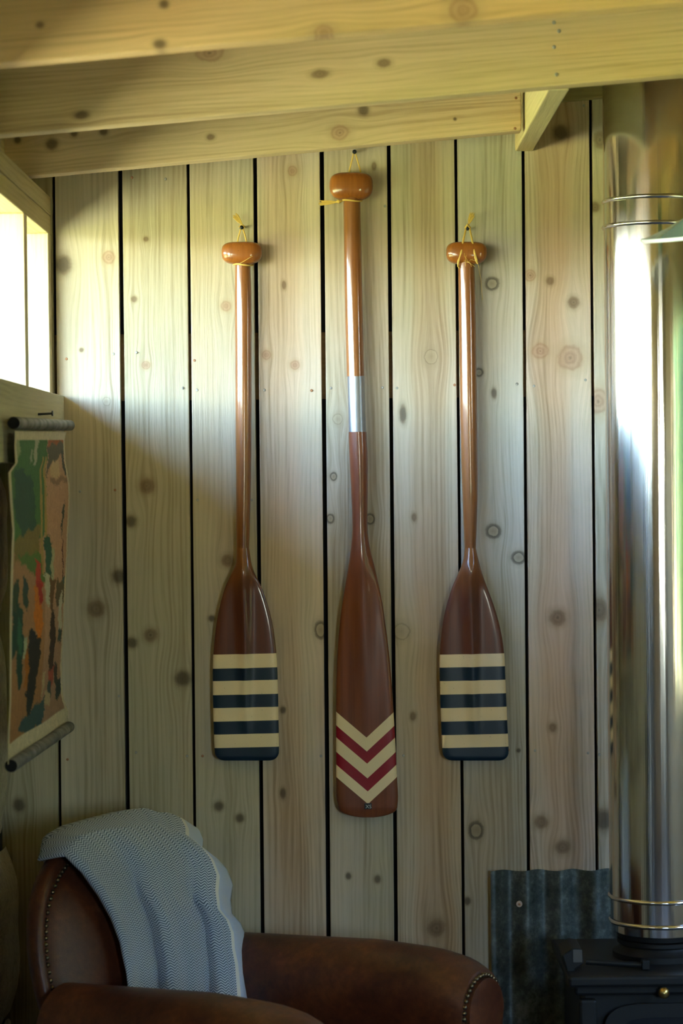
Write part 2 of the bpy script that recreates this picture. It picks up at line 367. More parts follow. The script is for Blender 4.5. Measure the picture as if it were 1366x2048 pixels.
# ceiling: deck, rafters and trimmers
SL = 0.081
def roofz(x): return 2.256 + SL * (x + .645)          # underside of the rafters
RH = 0.15
mb = MB()
x0, x1 = -1.15, 2.6
mb.hexa([(x0, -6.6, roofz(x0) + RH), (x1, -6.6, roofz(x1) + RH), (x1, .3, roofz(x1) + RH), (x0, .3, roofz(x0) + RH),
         (x0, -6.6, roofz(x0) + RH + .03), (x1, -6.6, roofz(x1) + RH + .03), (x1, .3, roofz(x1) + RH + .03), (x0, .3, roofz(x0) + RH + .03)])
ceiling = mb.build('ceiling', m_deck); tag(ceiling, 'low sloping ceiling of exposed pale timber rafters', 'ceiling', kind='structure')
def rafter(yf, px_list, xa, xb, knots, base, seed, shift=0.0, th=.047, contrast=1.0):
    A = P(*px_list[0], yf); B = P(*px_list[1], yf); s = (B.z - A.z) / (B.x - A.x)
    zz = lambda x: A.z + s * (x - A.x)
    kn = [(P(x, y, yf).z - s * (P(x, y, yf).x), P(x, y, yf).x, r * (yf - CAM.y) / F, k, el) for x, y, r, k, el in knots]
    mat = wood('rafter_wood_%d' % int(seed), 'X', base, [], seed=seed) if not kn else None
    ang = math.atan(s); mb = MB()
    mb.hexa([(xa, yf, zz(xa)), (xb, yf, zz(xb)), (xb, yf + th, zz(xb)), (xa, yf + th, zz(xa)),
             (xa, yf, zz(xa) + RH), (xb, yf, zz(xb) + RH), (xb, yf + th, zz(xb) + RH), (xa, yf + th, zz(xa) + RH)])
    # local frame that follows the slope, so that grain runs along the timber
    M = Matrix.Rotation(-ang, 4, 'Y'); Mi = M.inverted()
    mb.v = [tuple(Mi @ Vector(v)) for v in mb.v]
    kk = []
    for x, y, r, k, el in knots:
        q = Mi @ P(x, y, yf); kk.append((q.z, q.x, r * (yf - CAM.y) / F, k, el))
    mat = wood('rafter_wood_%d' % int(seed), 'X', base, kk, seed=seed, contrast=contrast)
    o = mb.build('rafter', mat, ceiling, bevel=.003); o.rotation_euler = (0, -ang, 0)
    return zz
YR3, YR2, YR1 = -.30, -.91, -1.63
r3 = rafter(YR3, [(75, 351), (1030, 262)], -1.13, P(1043, 262, YR3).x, [(680, 266, 14, 'pink', .8), (104, 288, 10, 'dark', 1), (207, 262, 8, 'dark', 1), (148, 266, 7, 'dark', 1), (35, 280, 6, 'dark', 1), (421, 274, 6, 'brown', .8), (727, 220, 10, 'dark', 1), (910, 238, 3, 'dark', 1)], (.62, .46, .27), 101)
r2 = rafter(YR2, [(0, 270), (1366, 149)], -1.13, 2.3, [(420, 106, 16, 'pink', .6), (768, 126, 8, 'brown', .6), (163, 230, 7, 'dark', .5), (640, 148, 8, 'brown', .5)], (.62, .46, .26), 103)
r1 = rafter(YR1, [(0, 128), (1366, 4)], -1.13, 2.3, [(648, 66, 15, 'pink', .8), (926, 20, 24, 'pink', .9), (320, 88, 9, 'dark', .8), (328, 8, 8, 'dark', .9), (80, 50, 6, 'brown', .8)], (.68, .45, .22), 105)
for k in range(1, 7):                        # rafters nearer the viewer, above the frame
    y = YR1 - .66 * k; mb = MB(); s = SL
    mb.hexa([(-1.13, y, roofz(-1.13)), (2.3, y, roofz(2.3)), (2.3, y + .047, roofz(2.3)), (-1.13, y + .047, roofz(-1.13)),
             (-1.13, y, roofz(-1.13) + RH), (2.3, y, roofz(2.3) + RH), (2.3, y + .047, roofz(2.3) + RH), (-1.13, y + .047, roofz(-1.13) + RH)])
    mb.build('rafter', m_deck, ceiling, bevel=.003)
# trimmer running from the wall to the second rafter, beside the flue
m_trim = wood('trimmer_wood', 'Y', (.58, .47, .27), seed=61, contrast=.6)
a = P(1030, 303); b = P(1066, 302)
mb = MB(); mb.box(a.x, b.x, YR2 + .047, -.002, a.z, a.z + RH - .01); mb.build('trimmer_beam', m_trim, ceiling, bevel=.003)
m_plate = wood('plate_wood', 'X', (.40, .32, .17), seed=63)
a = P(1068, 207, -.03); b = P(1330, 187, -.03)
mb = MB(); mb.hexa([(a.x, -.03, a.z), (2.3, -.03, a.z + SL * (2.3 - a.x)), (2.3, -.003, a.z + SL * (2.3 - a.x)), (a.x, -.003, a.z),
                    (a.x, -.03, a.z + .1), (2.3, -.03, a.z + .1 + SL * (2.3 - a.x)), (2.3, -.003, a.z + .1 + SL * (2.3 - a.x)), (a.x, -.003, a.z + .1)])
mb.build('wall_plate', m_plate, ceiling, bevel=.002)
for x, y in [(1108, 45), (1118, 62), (1108, 94), (1113, 149)]:
    o = share('screw', nail_me, P(x, y, YR2 - .0005), ceiling); o.scale = (1.2, 1, 1.2); 
for x, y in [(1032, 196), (1030, 257)]: share('screw', nr_me, P(x, y, YR3 - .0005), ceiling)

# left wall: rough stone below, timber window strip above
WX = -.645
m_stone = NT('rough_stone')
co = m_stone.obj(); n1 = m_stone.noise(co, 9, 5, .65); n2 = m_stone.noise(co, 140, 3, .7)
cc = m_stone.ramp(m_stone.m('ADD', m_stone.m('MULTIPLY', n1, .6), m_stone.m('MULTIPLY', n2, .4)), [(.3, (.24, .19, .13, 1)), (.5, (.52, .45, .34, 1)), (.7, (.72, .66, .55, 1))]).outputs[0]
m_stone.bump(m_stone.m('ADD', n1, m_stone.m('MULTIPLY', n2, .6)), .8, .008)
m_stone = m_stone.set(Base_Color=cc, Roughness=.95)
m_mortar = simple('dark_mortar', (.05, .045, .035, 1), .95)
SX = -.736
mb = MB()
for y0, y1 in ((-6.4, -3.9), (-3.4, .02)): mb.box(-1.2, SX - .035, y0, y1, 0, 1.72); mb.box(-1.0, WX - .004, y0, min(y1, -.001), 1.66, 1.735)  # break between the two spans: unseen doorway added for more room light
wall_left = mb.build('wall_left', m_mortar); tag(wall_left, 'rough stone lower wall at the left edge', 'wall', kind='structure')
def stone(y0, y1, z0, z1, px=SX, seed=0):
    r = np.random.default_rng(seed); mb = MB(); n = 7
    rows = []
    for i in range(n):
        row = []
        for j in range(n):
            fy, fz = j / (n - 1), i / (n - 1)
            e = min(fy, 1 - fy, fz, 1 - fz)
            dep = (0 if e > .12 else (-.03 if e == 0 else -.006)) + r.normal(0, .004)
            row.append((px + dep, y0 + (y1 - y0) * fy + r.normal(0, .004), z0 + (z1 - z0) * fz + r.normal(0, .005)))
        rows.append(row)
    mb.grid(rows)
    return mb.build('stone', m_stone, wall_left, smooth=True, angle=180, subsurf=1)
zc = lambda py: PX(12, py, SX).z
courses = [(zc(935), zc(1236), SX), (zc(1240), zc(1688), SX - .003), (zc(1712), zc(2060), SX + .012), (.0, zc(2070), SX + .01)]
k = 0
for (zt, zb, sx) in courses:
    if zt < zb: zt, zb = zb, zt
    y = -.004
    while y > -2.2:
        w = random.uniform(.32, .55); stone(y - w, y - .008, zb, zt, sx, k); y -= w; k += 1

window_1 = empty('window_1', (WX, -.0, 1.8)); tag(window_1, 'long unglazed window strip in the left wall with pale timber studs and sill board', 'window', kind='structure')
m_sill = wood('sill_board_wood', 'Y', (.60, .55, .40), seed=51, contrast=.7)
m_stud = wood('stud_wood', 'Z', (.62, .52, .34), [(P(66, 515, -.05).x, P(66, 515, -.05).z, .012, 'pink', 1)], seed=53, contrast=.6)
m_plate2 = wood('top_plate_wood', 'Y', (.56, .46, .25), seed=55, contrast=.9)
zs = P(131, 792).z; zsb = PX(8, 926, -.62).z
for y0, y1 in ((-6.38, -3.9), (-3.4, -.001)):
    mb = MB(); mb.box(WX, -.62, y0, y1, zsb, zs); mb.build('sill_board', m_sill, window_1, bevel=.002)
    mb = MB(); mb.box(WX - .10, WX - .001, y0, y1, zs - .062, zs - .02); mb.build('sill_plate', m_plate2, window_1, bevel=.002)
zp0, zp1, zp2 = P(108, 470).z, P(108, 432).z, P(108, 394.5).z
mb = MB(); mb.box(WX - .095, WX, -6.4, -.003, zp0, zp1 - .0008); mb.build('top_plate', m_plate2, window_1, bevel=.002)
mb = MB(); mb.box(WX - .095, WX + .001, -6.4, -.004, zp1 + .0008, zp2); mb.build('top_plate', wood('top_plate_wood_b', 'Y', (.52, .43, .24), seed=57), window_1, bevel=.002)
for y in (-.05, PX(50, 600, WX).y, -1.12, -1.72, -2.32, -2.92, -3.4, -3.947, -4.6, -5.32, -5.92):
    mb = MB(); mb.box(WX - .095, WX, y, y + .047, zs - .02, zp0); mb.build('stud', m_stud, window_1, bevel=.002)
mb = MB()
ys = [0.0, YR3 + .047, YR3, YR2 + .047, YR2, YR1 + .047, YR1, -6.4]
for k in range(0, len(ys), 2): mb = MB(); mb.box(WX - .09, WX - .06, ys[k + 1] + .002, ys[k] - .002, zp2, zp2 + .16); mb.build('blocking', m_plate2, window_1)
mb = MB(); mb.box(-1.175, -1.15, -6.6, .3, 2.22, 2.42); mb.build('fascia_board', m_plate2, ceiling)

# ------------------------------------------------------------------ paddles
def loft_blade(rows, yc, name, mats, parent, n=26):
    """rows: (py, xl, xr, b, e, ridge, rw) px outline; b blends the round shaft into the flat blade"""
    mb = MB(); pts = []
    for (py, xl, xr, b, e, ridge, rw) in rows:
        L = P(xl, py, yc); R = P(xr, py, yc); c = (L + R) / 2; w = (R - L).length / 2; d = (R - L).normalized()
        th = np.linspace(-math.pi / 2, math.pi / 2, n); xs = np.sin(th)
        circ = w * np.cos(th)
        edge = e * np.power(np.maximum(1 - np.abs(xs)**7, 0), .5) * (.72 + .28 * xs**2)
        gau = ridge * np.exp(-(xs * w / rw)**2)
        yf = (1 - b) * circ + b * (edge + gau)
        yb = (1 - b) * circ + b * (edge + gau * .35)
        ring = [c + d * (w * xs[i]) + Vector((0, -yf[i], 0)) for i in range(n)]
        ring += [c + d * (w * xs[i]) + Vector((0, yb[i], 0)) for i in range(n - 2, 0, -1)]
        pts.append(ring)
    mb.grid(pts, closed_u=True)
    C = len(pts[0]); mb.fan(range(C)); mb.fan(range((len(pts) - 1) * C, len(pts) * C)[::-1])
    return mb.build(name, mats, parent, smooth=True, angle=50, recalc=True)

def sgp(v, e): return math.copysign(abs(v) ** e, v)
def grip(cx, cy, a, h, yc, parent, dep=.0225):
    c = P(cx, cy, yc); s = (yc - CAM.y) / F; mb = MB(); rows = []
    nu, nv = 22, 40
    for i in range(nu + 1):
        th = -math.pi / 2 + math.pi * i / nu; row = []
        for j in range(nv):
            ph = 2 * math.pi * j / nv
            zz = sgp(math.sin(th), .78 if th < 0 else .62); ct = sgp(math.cos(th), .58 if th < 0 else .5)
            x = a * s * ct * sgp(math.cos(ph), .60) * (1.0 + (.03 * zz if zz < 0 else 0))
            y = dep * ct * sgp(math.sin(ph), .85)
            row.append(c + _r * x + Vector((0, y, 0)) + _u * (zz * h * s))
        rows.append(row)
    mb.grid(rows, closed_u=True)
    return mb.build('grip', m_grip, parent, smooth=True, angle=180, recalc=True)

def cordline(pts, r=.0016, n=7): 
    mb = MB(); mb.tube(pts, r, n); return mb
def tuft(mb, p0, p1, spread, n=24, r=.0013):
    p0 = Vector(p0); p1 = Vector(p1)
    for k in range(n):
        e = p1 + Vector((random.uniform(-1, 1) * spread, random.uniform(-1, 1) * spread * .5, random.uniform(-1, 1) * spread))
        mb.tube([p0, (p0 + e) / 2 + Vector((random.uniform(-1, 1), 0, random.uniform(-1, 1))) * spread * .2, e], [r, r, r * .6], 5)

CREAM = srgb(238, 214, 170); NAVY = srgb(12, 36, 54); RED = srgb(140, 6, 28)
def painted(name, stops, axis_vec, absx=None):
    """stripes along s = dot(axis, object coordinate) + k*|x - xc|; alpha 0 leaves the varnished wood"""
    t = NT(name); co = t.obj(); x, y, z = t.sep(co)
    g = t.noise(t.comb(t.m('MULTIPLY', x, 120.0), t.m('MULTIPLY', y, 60.0), t.m('MULTIPLY', z, 4.0)), 1.0, 4)
    b = t.noise(t.comb(t.m('MULTIPLY', x, 18.0), 0.0, t.m('MULTIPLY', z, 4.0)), 1.0, 2)
    wv = t.m('ADD', t.m('MULTIPLY', g, .5), t.m('MULTIPLY', b, .5))
    base, dark = ((.21, .056, .018, 1), (.125, .033, .012, 1)) if absx else ((.14, .038, .017, 1), (.085, .024, .012, 1))
    wc = t.ramp(wv, [(.3, dark), (.65, base)]).outputs[0]
    if not absx: wc = t.mix(t.m('DIVIDE', t.m('SUBTRACT', z, .36), .11, clamp=True), wc, t.ramp(wv, [(.3, (.18, .058, .015, 1)), (.65, (.30, .110, .026, 1))]).outputs[0])
    s = t.vm('DOT_PRODUCT', co, axis_vec)
    if absx is not None:
        xl = t.vm('DOT_PRODUCT', co, (absx[1].x, absx[1].y, absx[1].z))
        s = t.m('MULTIPLY_ADD', t.m('ABSOLUTE', t.m('SUBTRACT', xl, absx[0])), absx[2], s)
    lo, hi = stops[0][0] - .05, stops[-1][0] + .05
    fac = t.m('DIVIDE', t.m('SUBTRACT', s, lo), hi - lo)
    r = t.ramp(fac, [(0.0, (0, 0, 0, 0))] + [((p - lo) / (hi - lo), c) for p, c in stops], 'CONSTANT')
    speck = t.ramp(t.noise(co, 330.0, 1), [(0.73, (0, 0, 0, 1)), (0.80, (1, 1, 1, 1))]).outputs[0]
    paint = t.mix(t.m('MULTIPLY', speck, .55), r.outputs[0], (.10, .055, .02, 1))
    col = t.mix(r.outputs[1], wc, paint)
    return t.set(Base_Color=col, Roughness=.36, Specular_IOR_Level=.25, Coat_Weight=.6, Coat_Roughness=.10)

def short_paddle(kn, shaft_rows, blade_rows, stripe_px, label, yc, cordfront):
    base = P(blade_rows[-1][1] * .5 + blade_rows[-1][2] * .5, blade_rows[-1][0], yc)
    root = empty('paddle', base); tag(root, label, 'paddle', 'paddles hung on the boarded wall')
    grip(kn[0], kn[1], kn[2], kn[3], yc, root)
    rr = np.array(shaft_rows, float); ys = np.append(np.arange(rr[0, 0], rr[-1, 0], 12.0), rr[-1, 0] + 1)
    A = curve(rr[:, 0], rr[:, 1:], ys)
    loft_blade([(y, a[0], a[1], 0, .01, 0, .01) for y, a in zip(ys, A)], yc, 'shaft', m_shaft, root)
    bb = np.array(blade_rows, float); ys = np.concatenate([np.arange(bb[0, 0], bb[-1, 0] - 20, 7.0), bb[-1, 0] - 20 + np.array([0, 6, 10, 13, 15.5, 17.5, 19, 20])])
    A = curve(bb[:, 0], bb[:, 1:3], np.minimum(ys, bb[-1, 0])); y0 = bb[0, 0]; rows = []
    for y, a in zip(ys, A):
        t = (y - y0); b = min(1, max(0, (t - 5) / 75)); b = b * b * (3 - 2 * b)
        ridge = np.interp(t, [0, 60, 150, 250, 350, 385], [.0155, .0145, .0115, .008, .0035, 0]); rw = np.interp(t, [0, 120, 380], [.0155, .0125, .008])
        k = (bb[-1, 0] - y); ins = 0 if k > 18 else 18 - math.sqrt(max(0, 18**2 - (18 - k)**2))
        e = .0062 if k > 6 else .0062 * (.35 + .65 * k / 6)
        rows.append((y, a[0] + ins, a[1] - ins, b, e, ridge, rw))
    o = None
    # stripe axis: normal of the slightly sloping stripe lines
    (yl, yr) = stripe_px[0]; xl, xr = blade_rows[-3][1], blade_rows[-3][2]
    A0 = P(xl, yl, yc) - base; B0 = P(xr, yr, yc) - base; d = (B0 - A0).normalized(); nrm = Vector((d.z, 0, -d.x))   # points down
    ss = [float(nrm.dot(P(xl, l, yc) - base)) for l, r in stripe_px]
    stops = [(s, CREAM if i % 2 == 0 else NAVY) for i, s in enumerate(ss)]
    m = painted('striped_blade', stops, (nrm.x, nrm.y, nrm.z))
    loft_blade(rows, yc, 'blade', m, root, n=34)
    return root

YC = -.034
sA = [(1308.5, 1305.5), (1336.5, 1332.5), (1362, 1358.5), (1389.5, 1386), (1416, 1412.5), (1443, 1439), (1468.5, 1465), (1495.5, 1491.5)]
pA = short_paddle((483.5, 506.5, 40.5, 22.5), [(525, 470.5, 500.5), (560, 470, 502), (700, 470.5, 503), (850, 471, 503), (960, 472, 502), (1040, 472.5, 500), (1096, 473, 498.5)],
    [(1096, 473, 498.5), (1130, 470.5, 504), (1150, 461, 511), (1170, 452, 521), (1200, 442.5, 532.5), (1240, 434, 543.5), (1280, 429, 550), (1308, 426.5, 553), (1360, 425.5, 555.5), (1430, 426.5, 557), (1490, 428.5, 558), (1521, 430, 558)],
    sA, 'shorter dark wooden paddle with navy and cream stripes nearest the window', YC, False)
sB = [(1308.5, 1305.5), (1334.5, 1333), (1361.5, 1359.5), (1388.5, 1386.5), (1415.5, 1413), (1442.5, 1440), (1469, 1466), (1495.5, 1492.5)]
pB = short_paddle((933, 506.5, 41, 22.5), [(525, 916, 949), (600, 917.5, 951), (760, 919.5, 953.5), (900, 922, 955), (980, 924.5, 955.5), (1050, 927, 953.5), (1096, 929, 952)],
    [(1096, 929, 952), (1120, 926.5, 957), (1145, 917, 964), (1170, 906, 972.5), (1200, 896, 984), (1240, 886.5, 996.5), (1280, 881.5, 1005), (1308, 879.5, 1008.5), (1360, 879.5, 1011), (1430, 881.5, 1014), (1490, 884, 1017), (1521, 885.5, 1018)],
    sB, 'shorter dark wooden paddle with navy and cream stripes nearest the steel flue', YC, True)

# long paddle with chevrons
base = P(735, 1634, YC); pC = empty('paddle', base)
tag(pC, 'longest wooden paddle with red and cream chevrons and a metal sleeve on its shaft', 'paddle', 'paddles hung on the boarded wall')
grip(702.5, 373, 43.5, 27.5, YC, pC, .024)
def shaft_part(rows, name, mat):
    rr = np.array(rows, float); ys = np.arange(rr[0, 0], rr[-1, 0], 10.0); ys = np.append(ys, rr[-1, 0]); A = curve(rr[:, 0], rr[:, 1:], ys)
    return loft_blade([(y, a[0], a[1], 0, .01, 0, .01) for y, a in zip(ys, A)], YC, name, mat, pC, n=26)
shaft_part([(396, 686.5, 720.5), (500, 688, 723), (640, 690.5, 726), (753, 693.5, 728.5)], 'shaft', m_shaft)
shaft_part([(752, 694.8, 728.8), (808, 696.3, 730.2), (865, 697.8, 731.8)], 'metal_sleeve', m_ferrule)
cb = np.array([(864, 697, 733), (920, 699, 735.5), (980, 702, 735.5), (1030, 704, 735), (1070, 704, 736), (1100, 701.5, 741), (1130, 697, 748.5), (1170, 690.5, 757.5), (1210, 684, 765.5), (1260, 678, 772.5), (1310, 674.5, 778.5), (1370, 672.5, 783.5), (1430, 672, 787.5), (1500, 672, 791.5), (1560, 672.5, 794.5), (1600, 673.5, 796), (1616, 677, 794.5)], float)
ys = np.concatenate([np.arange(864, 1600, 7.0), [1600, 1606, 1611, 1616]]); A = curve(cb[:, 0], cb[:, 1:], ys); rows = []
for y, a in zip(ys, A):
    b = min(1, max(0, (y - 1010) / 170)); b = b * b * (3 - 2 * b)
    ridge = np.interp(y, [1000, 1150, 1300, 1450, 1560], [.016, .011, .006, .002, 0]); rw = np.interp(y, [1000, 1200, 1500], [.016, .022, .03])
    rows.append((y, a[0], a[1], b, .0075, ridge, rw))
for q in (1621, 1625.5, 1629, 1631.5, 1633.5, 1634.5):
    s = (q - 1616) / 19.0; hw = 58.5 * math.sqrt(max(.0, 1 - s ** 2.0)); rows.append((q, 736 - hw, 735.5 + hw, 1, .0075 * (1 - .5 * s), 0, .03))
apx = [1474, 1502, 1526.5, 1556, 1582, 1607]
ctop, cbot = P(733, 1474, YC) - base, P(736, 1607, YC) - base
ax = (cbot - ctop).normalized(); lat = Vector((-ax.z, 0, ax.x)); xc = float(lat.dot(ctop))
ss = [float(ax.dot(P(733 + 3 * (y - 1474) / 133, y, YC) - base)) for y in apx]
m_chev = painted('chevron_blade', [(s, (CREAM, RED, CREAM, RED, CREAM)[i] if i < 5 else (0, 0, 0, 0)) for i, s in enumerate(ss)], (ax.x, ax.y, ax.z), (xc, lat, .89))
bladeC = loft_blade(rows, YC, 'blade', m_chev, pC, n=34)
# little maker's plate with a pale mark
zf = YC - .0075
mb = MB(); a = P(729, 1606.5, zf); b = P(743.5, 1618, zf); mb.box(a.x, b.x, zf - .0016, zf + .002, b.z, a.z)
plate = mb.build('maker_plate', m_blackmetal, pC)
fc = bpy.data.curves.new('plate_lettering', 'FONT'); fc.body = 'XS'; fc.size = .0115; fc.align_x = 'CENTER'; fc.align_y = 'CENTER'; fc.extrude = .0002
_fo = bpy.data.objects.new('tmp_text', fc); COL.objects.link(_fo); bpy.context.view_layer.update()
_me = bpy.data.meshes.new_from_object(_fo); bpy.data.objects.remove(_fo)
fo = bpy.data.objects.new('plate_lettering', _me); COL.objects.link(fo)
fo.parent = plate; fo.location = P(737, 1613.5, zf - .0018) - base; fo.rotation_euler = (math.pi / 2, 0, 0)
_me.materials.clear(); _me.materials.append(simple('pale_print', (.55, .56, .52, 1), .6))

# hanging cords (parts of the paddles) and the black nails in the wall
def wallnail(px, py):
    mb = MB(); c = P(px, py, -.02); mb.lathe([(.0001, .028), (.004, .027), (.0052, .024), (.0048, .022), (.002, .020), (.002, -.005)], (c.x, -.0, c.z), 12, axis='Y')
    mb.build('hanging_nail', m_blackmetal, wall_back, smooth=True)
wallnail(483.5, 455); wallnail(935, 457); wallnail(709, 304)
yfr = YC - .020
mb = MB()
mb.tube([P(474, 492, -.012), P(476, 478, -.012), P(482, 455, -.02)], .0019, 6)
mb.tube([P(495, 492, -.012), P(490, 470, -.012), P(485, 455, -.02)], .0019, 6)
mb.tube([P(479, 455, -.022), P(484, 449, -.025), P(489, 455, -.022)], .0028, 7); mb.build('hanging_cord', m_twine, pA, smooth=True); mb = MB()
tuft(mb, P(485, 450, -.026), P(471, 431, -.028), .006); mb.build('cord_tuft', m_twine, pA, smooth=True); mb = MB()
ring = [P(486.5 + 19 * math.cos(t), 529.5 + 1.5 * math.sin(t * 2), YC - .0205 * math.sin(t)) for t in np.linspace(0, math.pi, 14)]
mb.tube(ring, .0018, 6)
mb.tube([P(468, 529, YC - .002), P(464, 526, -.03)], .0013, 5)
mb.build('cord_wrap', m_twine, pA, smooth=True)
mb = MB(); mb.tube([P(478, 528, YC - .022), P(492, 520, YC - .026), P(505, 512, YC - .023)], .0005, 4); mb.build('loose_strand', m_twine, pA)
mb = MB()
mb.tube([P(697, 352, -.012), P(699, 340, -.012), P(708, 304, -.02)], .0018, 6)
mb.tube([P(723, 352, -.012), P(719, 335, -.012), P(710, 304, -.02)], .0018, 6)
mb.build('hanging_cord', m_twine, pC, smooth=True); mb = MB()
mb.tube([P(703.5 + 20 * math.cos(t), 401 + 1.2 * math.sin(t * 2), YC - .0225 * math.sin(t)) for t in np.linspace(0, math.pi, 14)], .002, 6)
mb.tube([P(684, 402, YC - .008), P(677, 403, YC - .012), P(672, 404, YC - .012)], [.002, .0045, .002], 8)
mb.build('cord_wrap', m_twine, pC, smooth=True); mb = MB()
tuft(mb, P(676, 404, YC - .012), P(641, 406, YC - .008), .0055, 20)
mb.build('cord_tuft', m_twine, pC, smooth=True)
mb = MB()
mb.tube([P(932, 456, -.022), P(926, 484, -.05), P(922, 506, YC - .0215), P(917, 522, YC - .018), P(916, 533, YC - .012), P(919, 536, YC - .016)], [.002, .0023, .0026, .0027, .002, .0012], 7)
mb.tube([P(939, 456, -.022), P(945, 484, -.05), P(949, 506, YC - .0215), P(953, 521, YC - .020), P(955, 527, YC - .014)], [.002, .0023, .0027, .0034, .002], 7)
mb.tube([P(931, 456, -.024), P(935, 449, -.030), P(940, 456, -.024)], .003, 7); mb.build('hanging_cord', m_twine, pB, smooth=True); mb = MB()
tuft(mb, P(937, 449, -.028), P(944, 429, -.030), .006); mb.build('cord_tuft', m_twine, pB, smooth=True); mb = MB()
for k in range(7):
    a = Vector(P(925 + 30 * random.random(), 505 + 20 * random.random(), YC - .026)); b = a + Vector((random.uniform(-.02, .02), -.004, random.uniform(-.03, .005)))
    mb.tube([a, (a + b) / 2 + Vector((random.uniform(-.008, .008), -.003, .004)), b], .0004, 4)
mb.tube([P(956, 528, YC - .01), P(962, 560, -.03), P(965, 600, -.02)], .0004, 4)
fo = mb.build('loose_strands', m_twine, pB, smooth=True); fo['kind'] = 'stuff'

# ------------------------------------------------------------------ stove, flue, corrugated sheet, lamp
FX, FY = P(1311, 1000, -.35).x, -.35
SY0, SY1 = -.55, -.17
szt = P(1300, 1950, SY0).z
flz = lambda py: P(1311, py, FY).z
flue = empty('flue_pipe', (FX, FY, flz(1862))); tag(flue, 'shiny stainless steel flue pipe rising from the black stove', 'flue')
R = .1035
def pipe(z0, z1, r, name):
    mb = MB(); mb.lathe([(r - .002, z0), (r, z0 + .002), (r, z1 - .002), (r - .002, z1)], (FX, FY, 0), 96); return mb.build(name, m_steel, flue, smooth=True, angle=40)
pipe(flz(1862), flz(1836), R - .012, 'lower_collar')
pipe(flz(1838), flz(1790), R - .002, 'locking_band')
pipe(flz(1792), flz(452), R, 'pipe_section')
pipe(flz(455), flz(405), R + .0005, 'locking_band')
pipe(flz(408), 2.75, R, 'pipe_section')
def ringb(py, r):
    z = flz(py); mb = MB(); prof = [(r + .0045 * math.cos(t) - .001, z + .0045 * math.sin(t)) for t in np.linspace(-math.pi / 2, math.pi / 2, 9)]
    mb.lathe(prof, (FX, FY, 0), 96); mb.build('band_rim', m_steel, flue, smooth=True, angle=180)
for py in (402.5, 454, 1790, 1838): ringb(py, R + .001)
mb = MB(); mb.lathe([(R - .016, szt + .042), (R - .014, flz(1858))], (FX, FY, 0), 64); mb.build('black_spigot', m_iron, flue, smooth=True)

sx0, sx1 = P(1142, 1980, SY0).x, 2 * FX - P(1142, 1980, SY0).x
stove = empty('wood_stove', (FX, (SY0 + SY1) / 2, 0)); tag(stove, 'black cast iron wood stove with a brass knob below the flue', 'stove')
mb = MB(); mb.box(sx0 + .02, sx1 - .02, SY0 + .02, SY1, .09, szt - .035); mb.build('body', m_iron, stove, bevel=.012)
mb = MB(); mb.box(sx0 - .006, sx1 + .006, SY0 - .012, SY1 + .012, szt - .022, szt); mb.build('top_plate', m_iron, stove, bevel=.006)
mb = MB(); mb.box(sx0 + .008, sx1 - .008, SY0 + .004, SY1, szt - .042, szt - .022); mb.build('moulding', m_iron, stove, bevel=.006)
mb = MB(); mb.lathe([(.098, szt), (.098, szt + .012), (.085, szt + .02), (.082, szt + .026), (.088, szt + .030), (.088, szt + .038), (.07, szt + .040)], (FX, FY, 0), 64); mb.build('flue_collar', m_iron, stove, smooth=True)
for s in (-1, 1):                              # pilasters at the front corners
    x = sx0 + .035 if s < 0 else sx1 - .035
    mb = MB(); mb.box(x - .018, x + .018, SY0 + .004, SY0 + .03, .09, szt - .05); mb.build('corner_pilaster', m_iron, stove, bevel=.006)
# arched door with a raised frame
def arch(x0, x1, z0, z1, rise, n=20):
    o = [(x0, z0)]
    for t in np.linspace(0, 1, n): 
        a = math.pi * (1 - t); o.append(((x0 + x1) / 2 + (x1 - x0) / 2 * sgp(math.cos(a), .45), z1 - rise + rise * sgp(math.sin(a), .6)))
    o.append((x1, z0)); return o
dz = P(1300, 2006, SY0).z; dx0 = P(1208, 2040, SY0).x; dx1 = 2 * FX - dx0
out = arch(dx0, dx1, .16, dz, .07); inn = arch(dx0 + .03, dx1 - .03, .19, dz - .028, .055)
mb = MB(); n = len(out)
mb.v = [(x, SY0 + .002, z) for x, z in out] + [(x, SY0 - .006, z) for x, z in out] + [(x, SY0 - .006, z) for x, z in inn] + [(x, SY0 + .006, z) for x, z in inn]
for k in range(3):
    for i in range(n): mb.f.append((k * n + i, k * n + (i + 1) % n, (k + 1) * n + (i + 1) % n, (k + 1) * n + i)); mb.m.append(0)
door = mb.build('door', m_iron, stove, recalc=True, smooth=True, angle=30)
mb = MB(); mb.v = [(x, SY0 + .005, z) for x, z in inn]; mb.f = [tuple(range(n))]; mb.m = [0]
tt = NT('dark_stove_glass'); mb.build('door_glass', tt.set(Base_Color=(.004, .004, .004, 1), Roughness=.08), door)
mb = MB(); c = P(1327.5, 1986, SY0 - .02)
mb.lathe([(.004, -.035), (.004, -.012), (.009, -.008), (.0115, -.002), (.0115, .002), (.009, .006), (.004, .009), (.0001, .0095)], (c.x, c.y, c.z), 24, axis='Y'); mb.build('air_knob', m_brass, stove, smooth=True, angle=60)
for sx in (sx0 + .05, sx1 - .05):
    for sy in (SY0 + .05, SY1 - .05): mb = MB(); mb.lathe([(.02, 0), (.014, .02), (.018, .09)], (sx, sy, 0), 16); mb.build('leg', m_iron, stove, smooth=True)
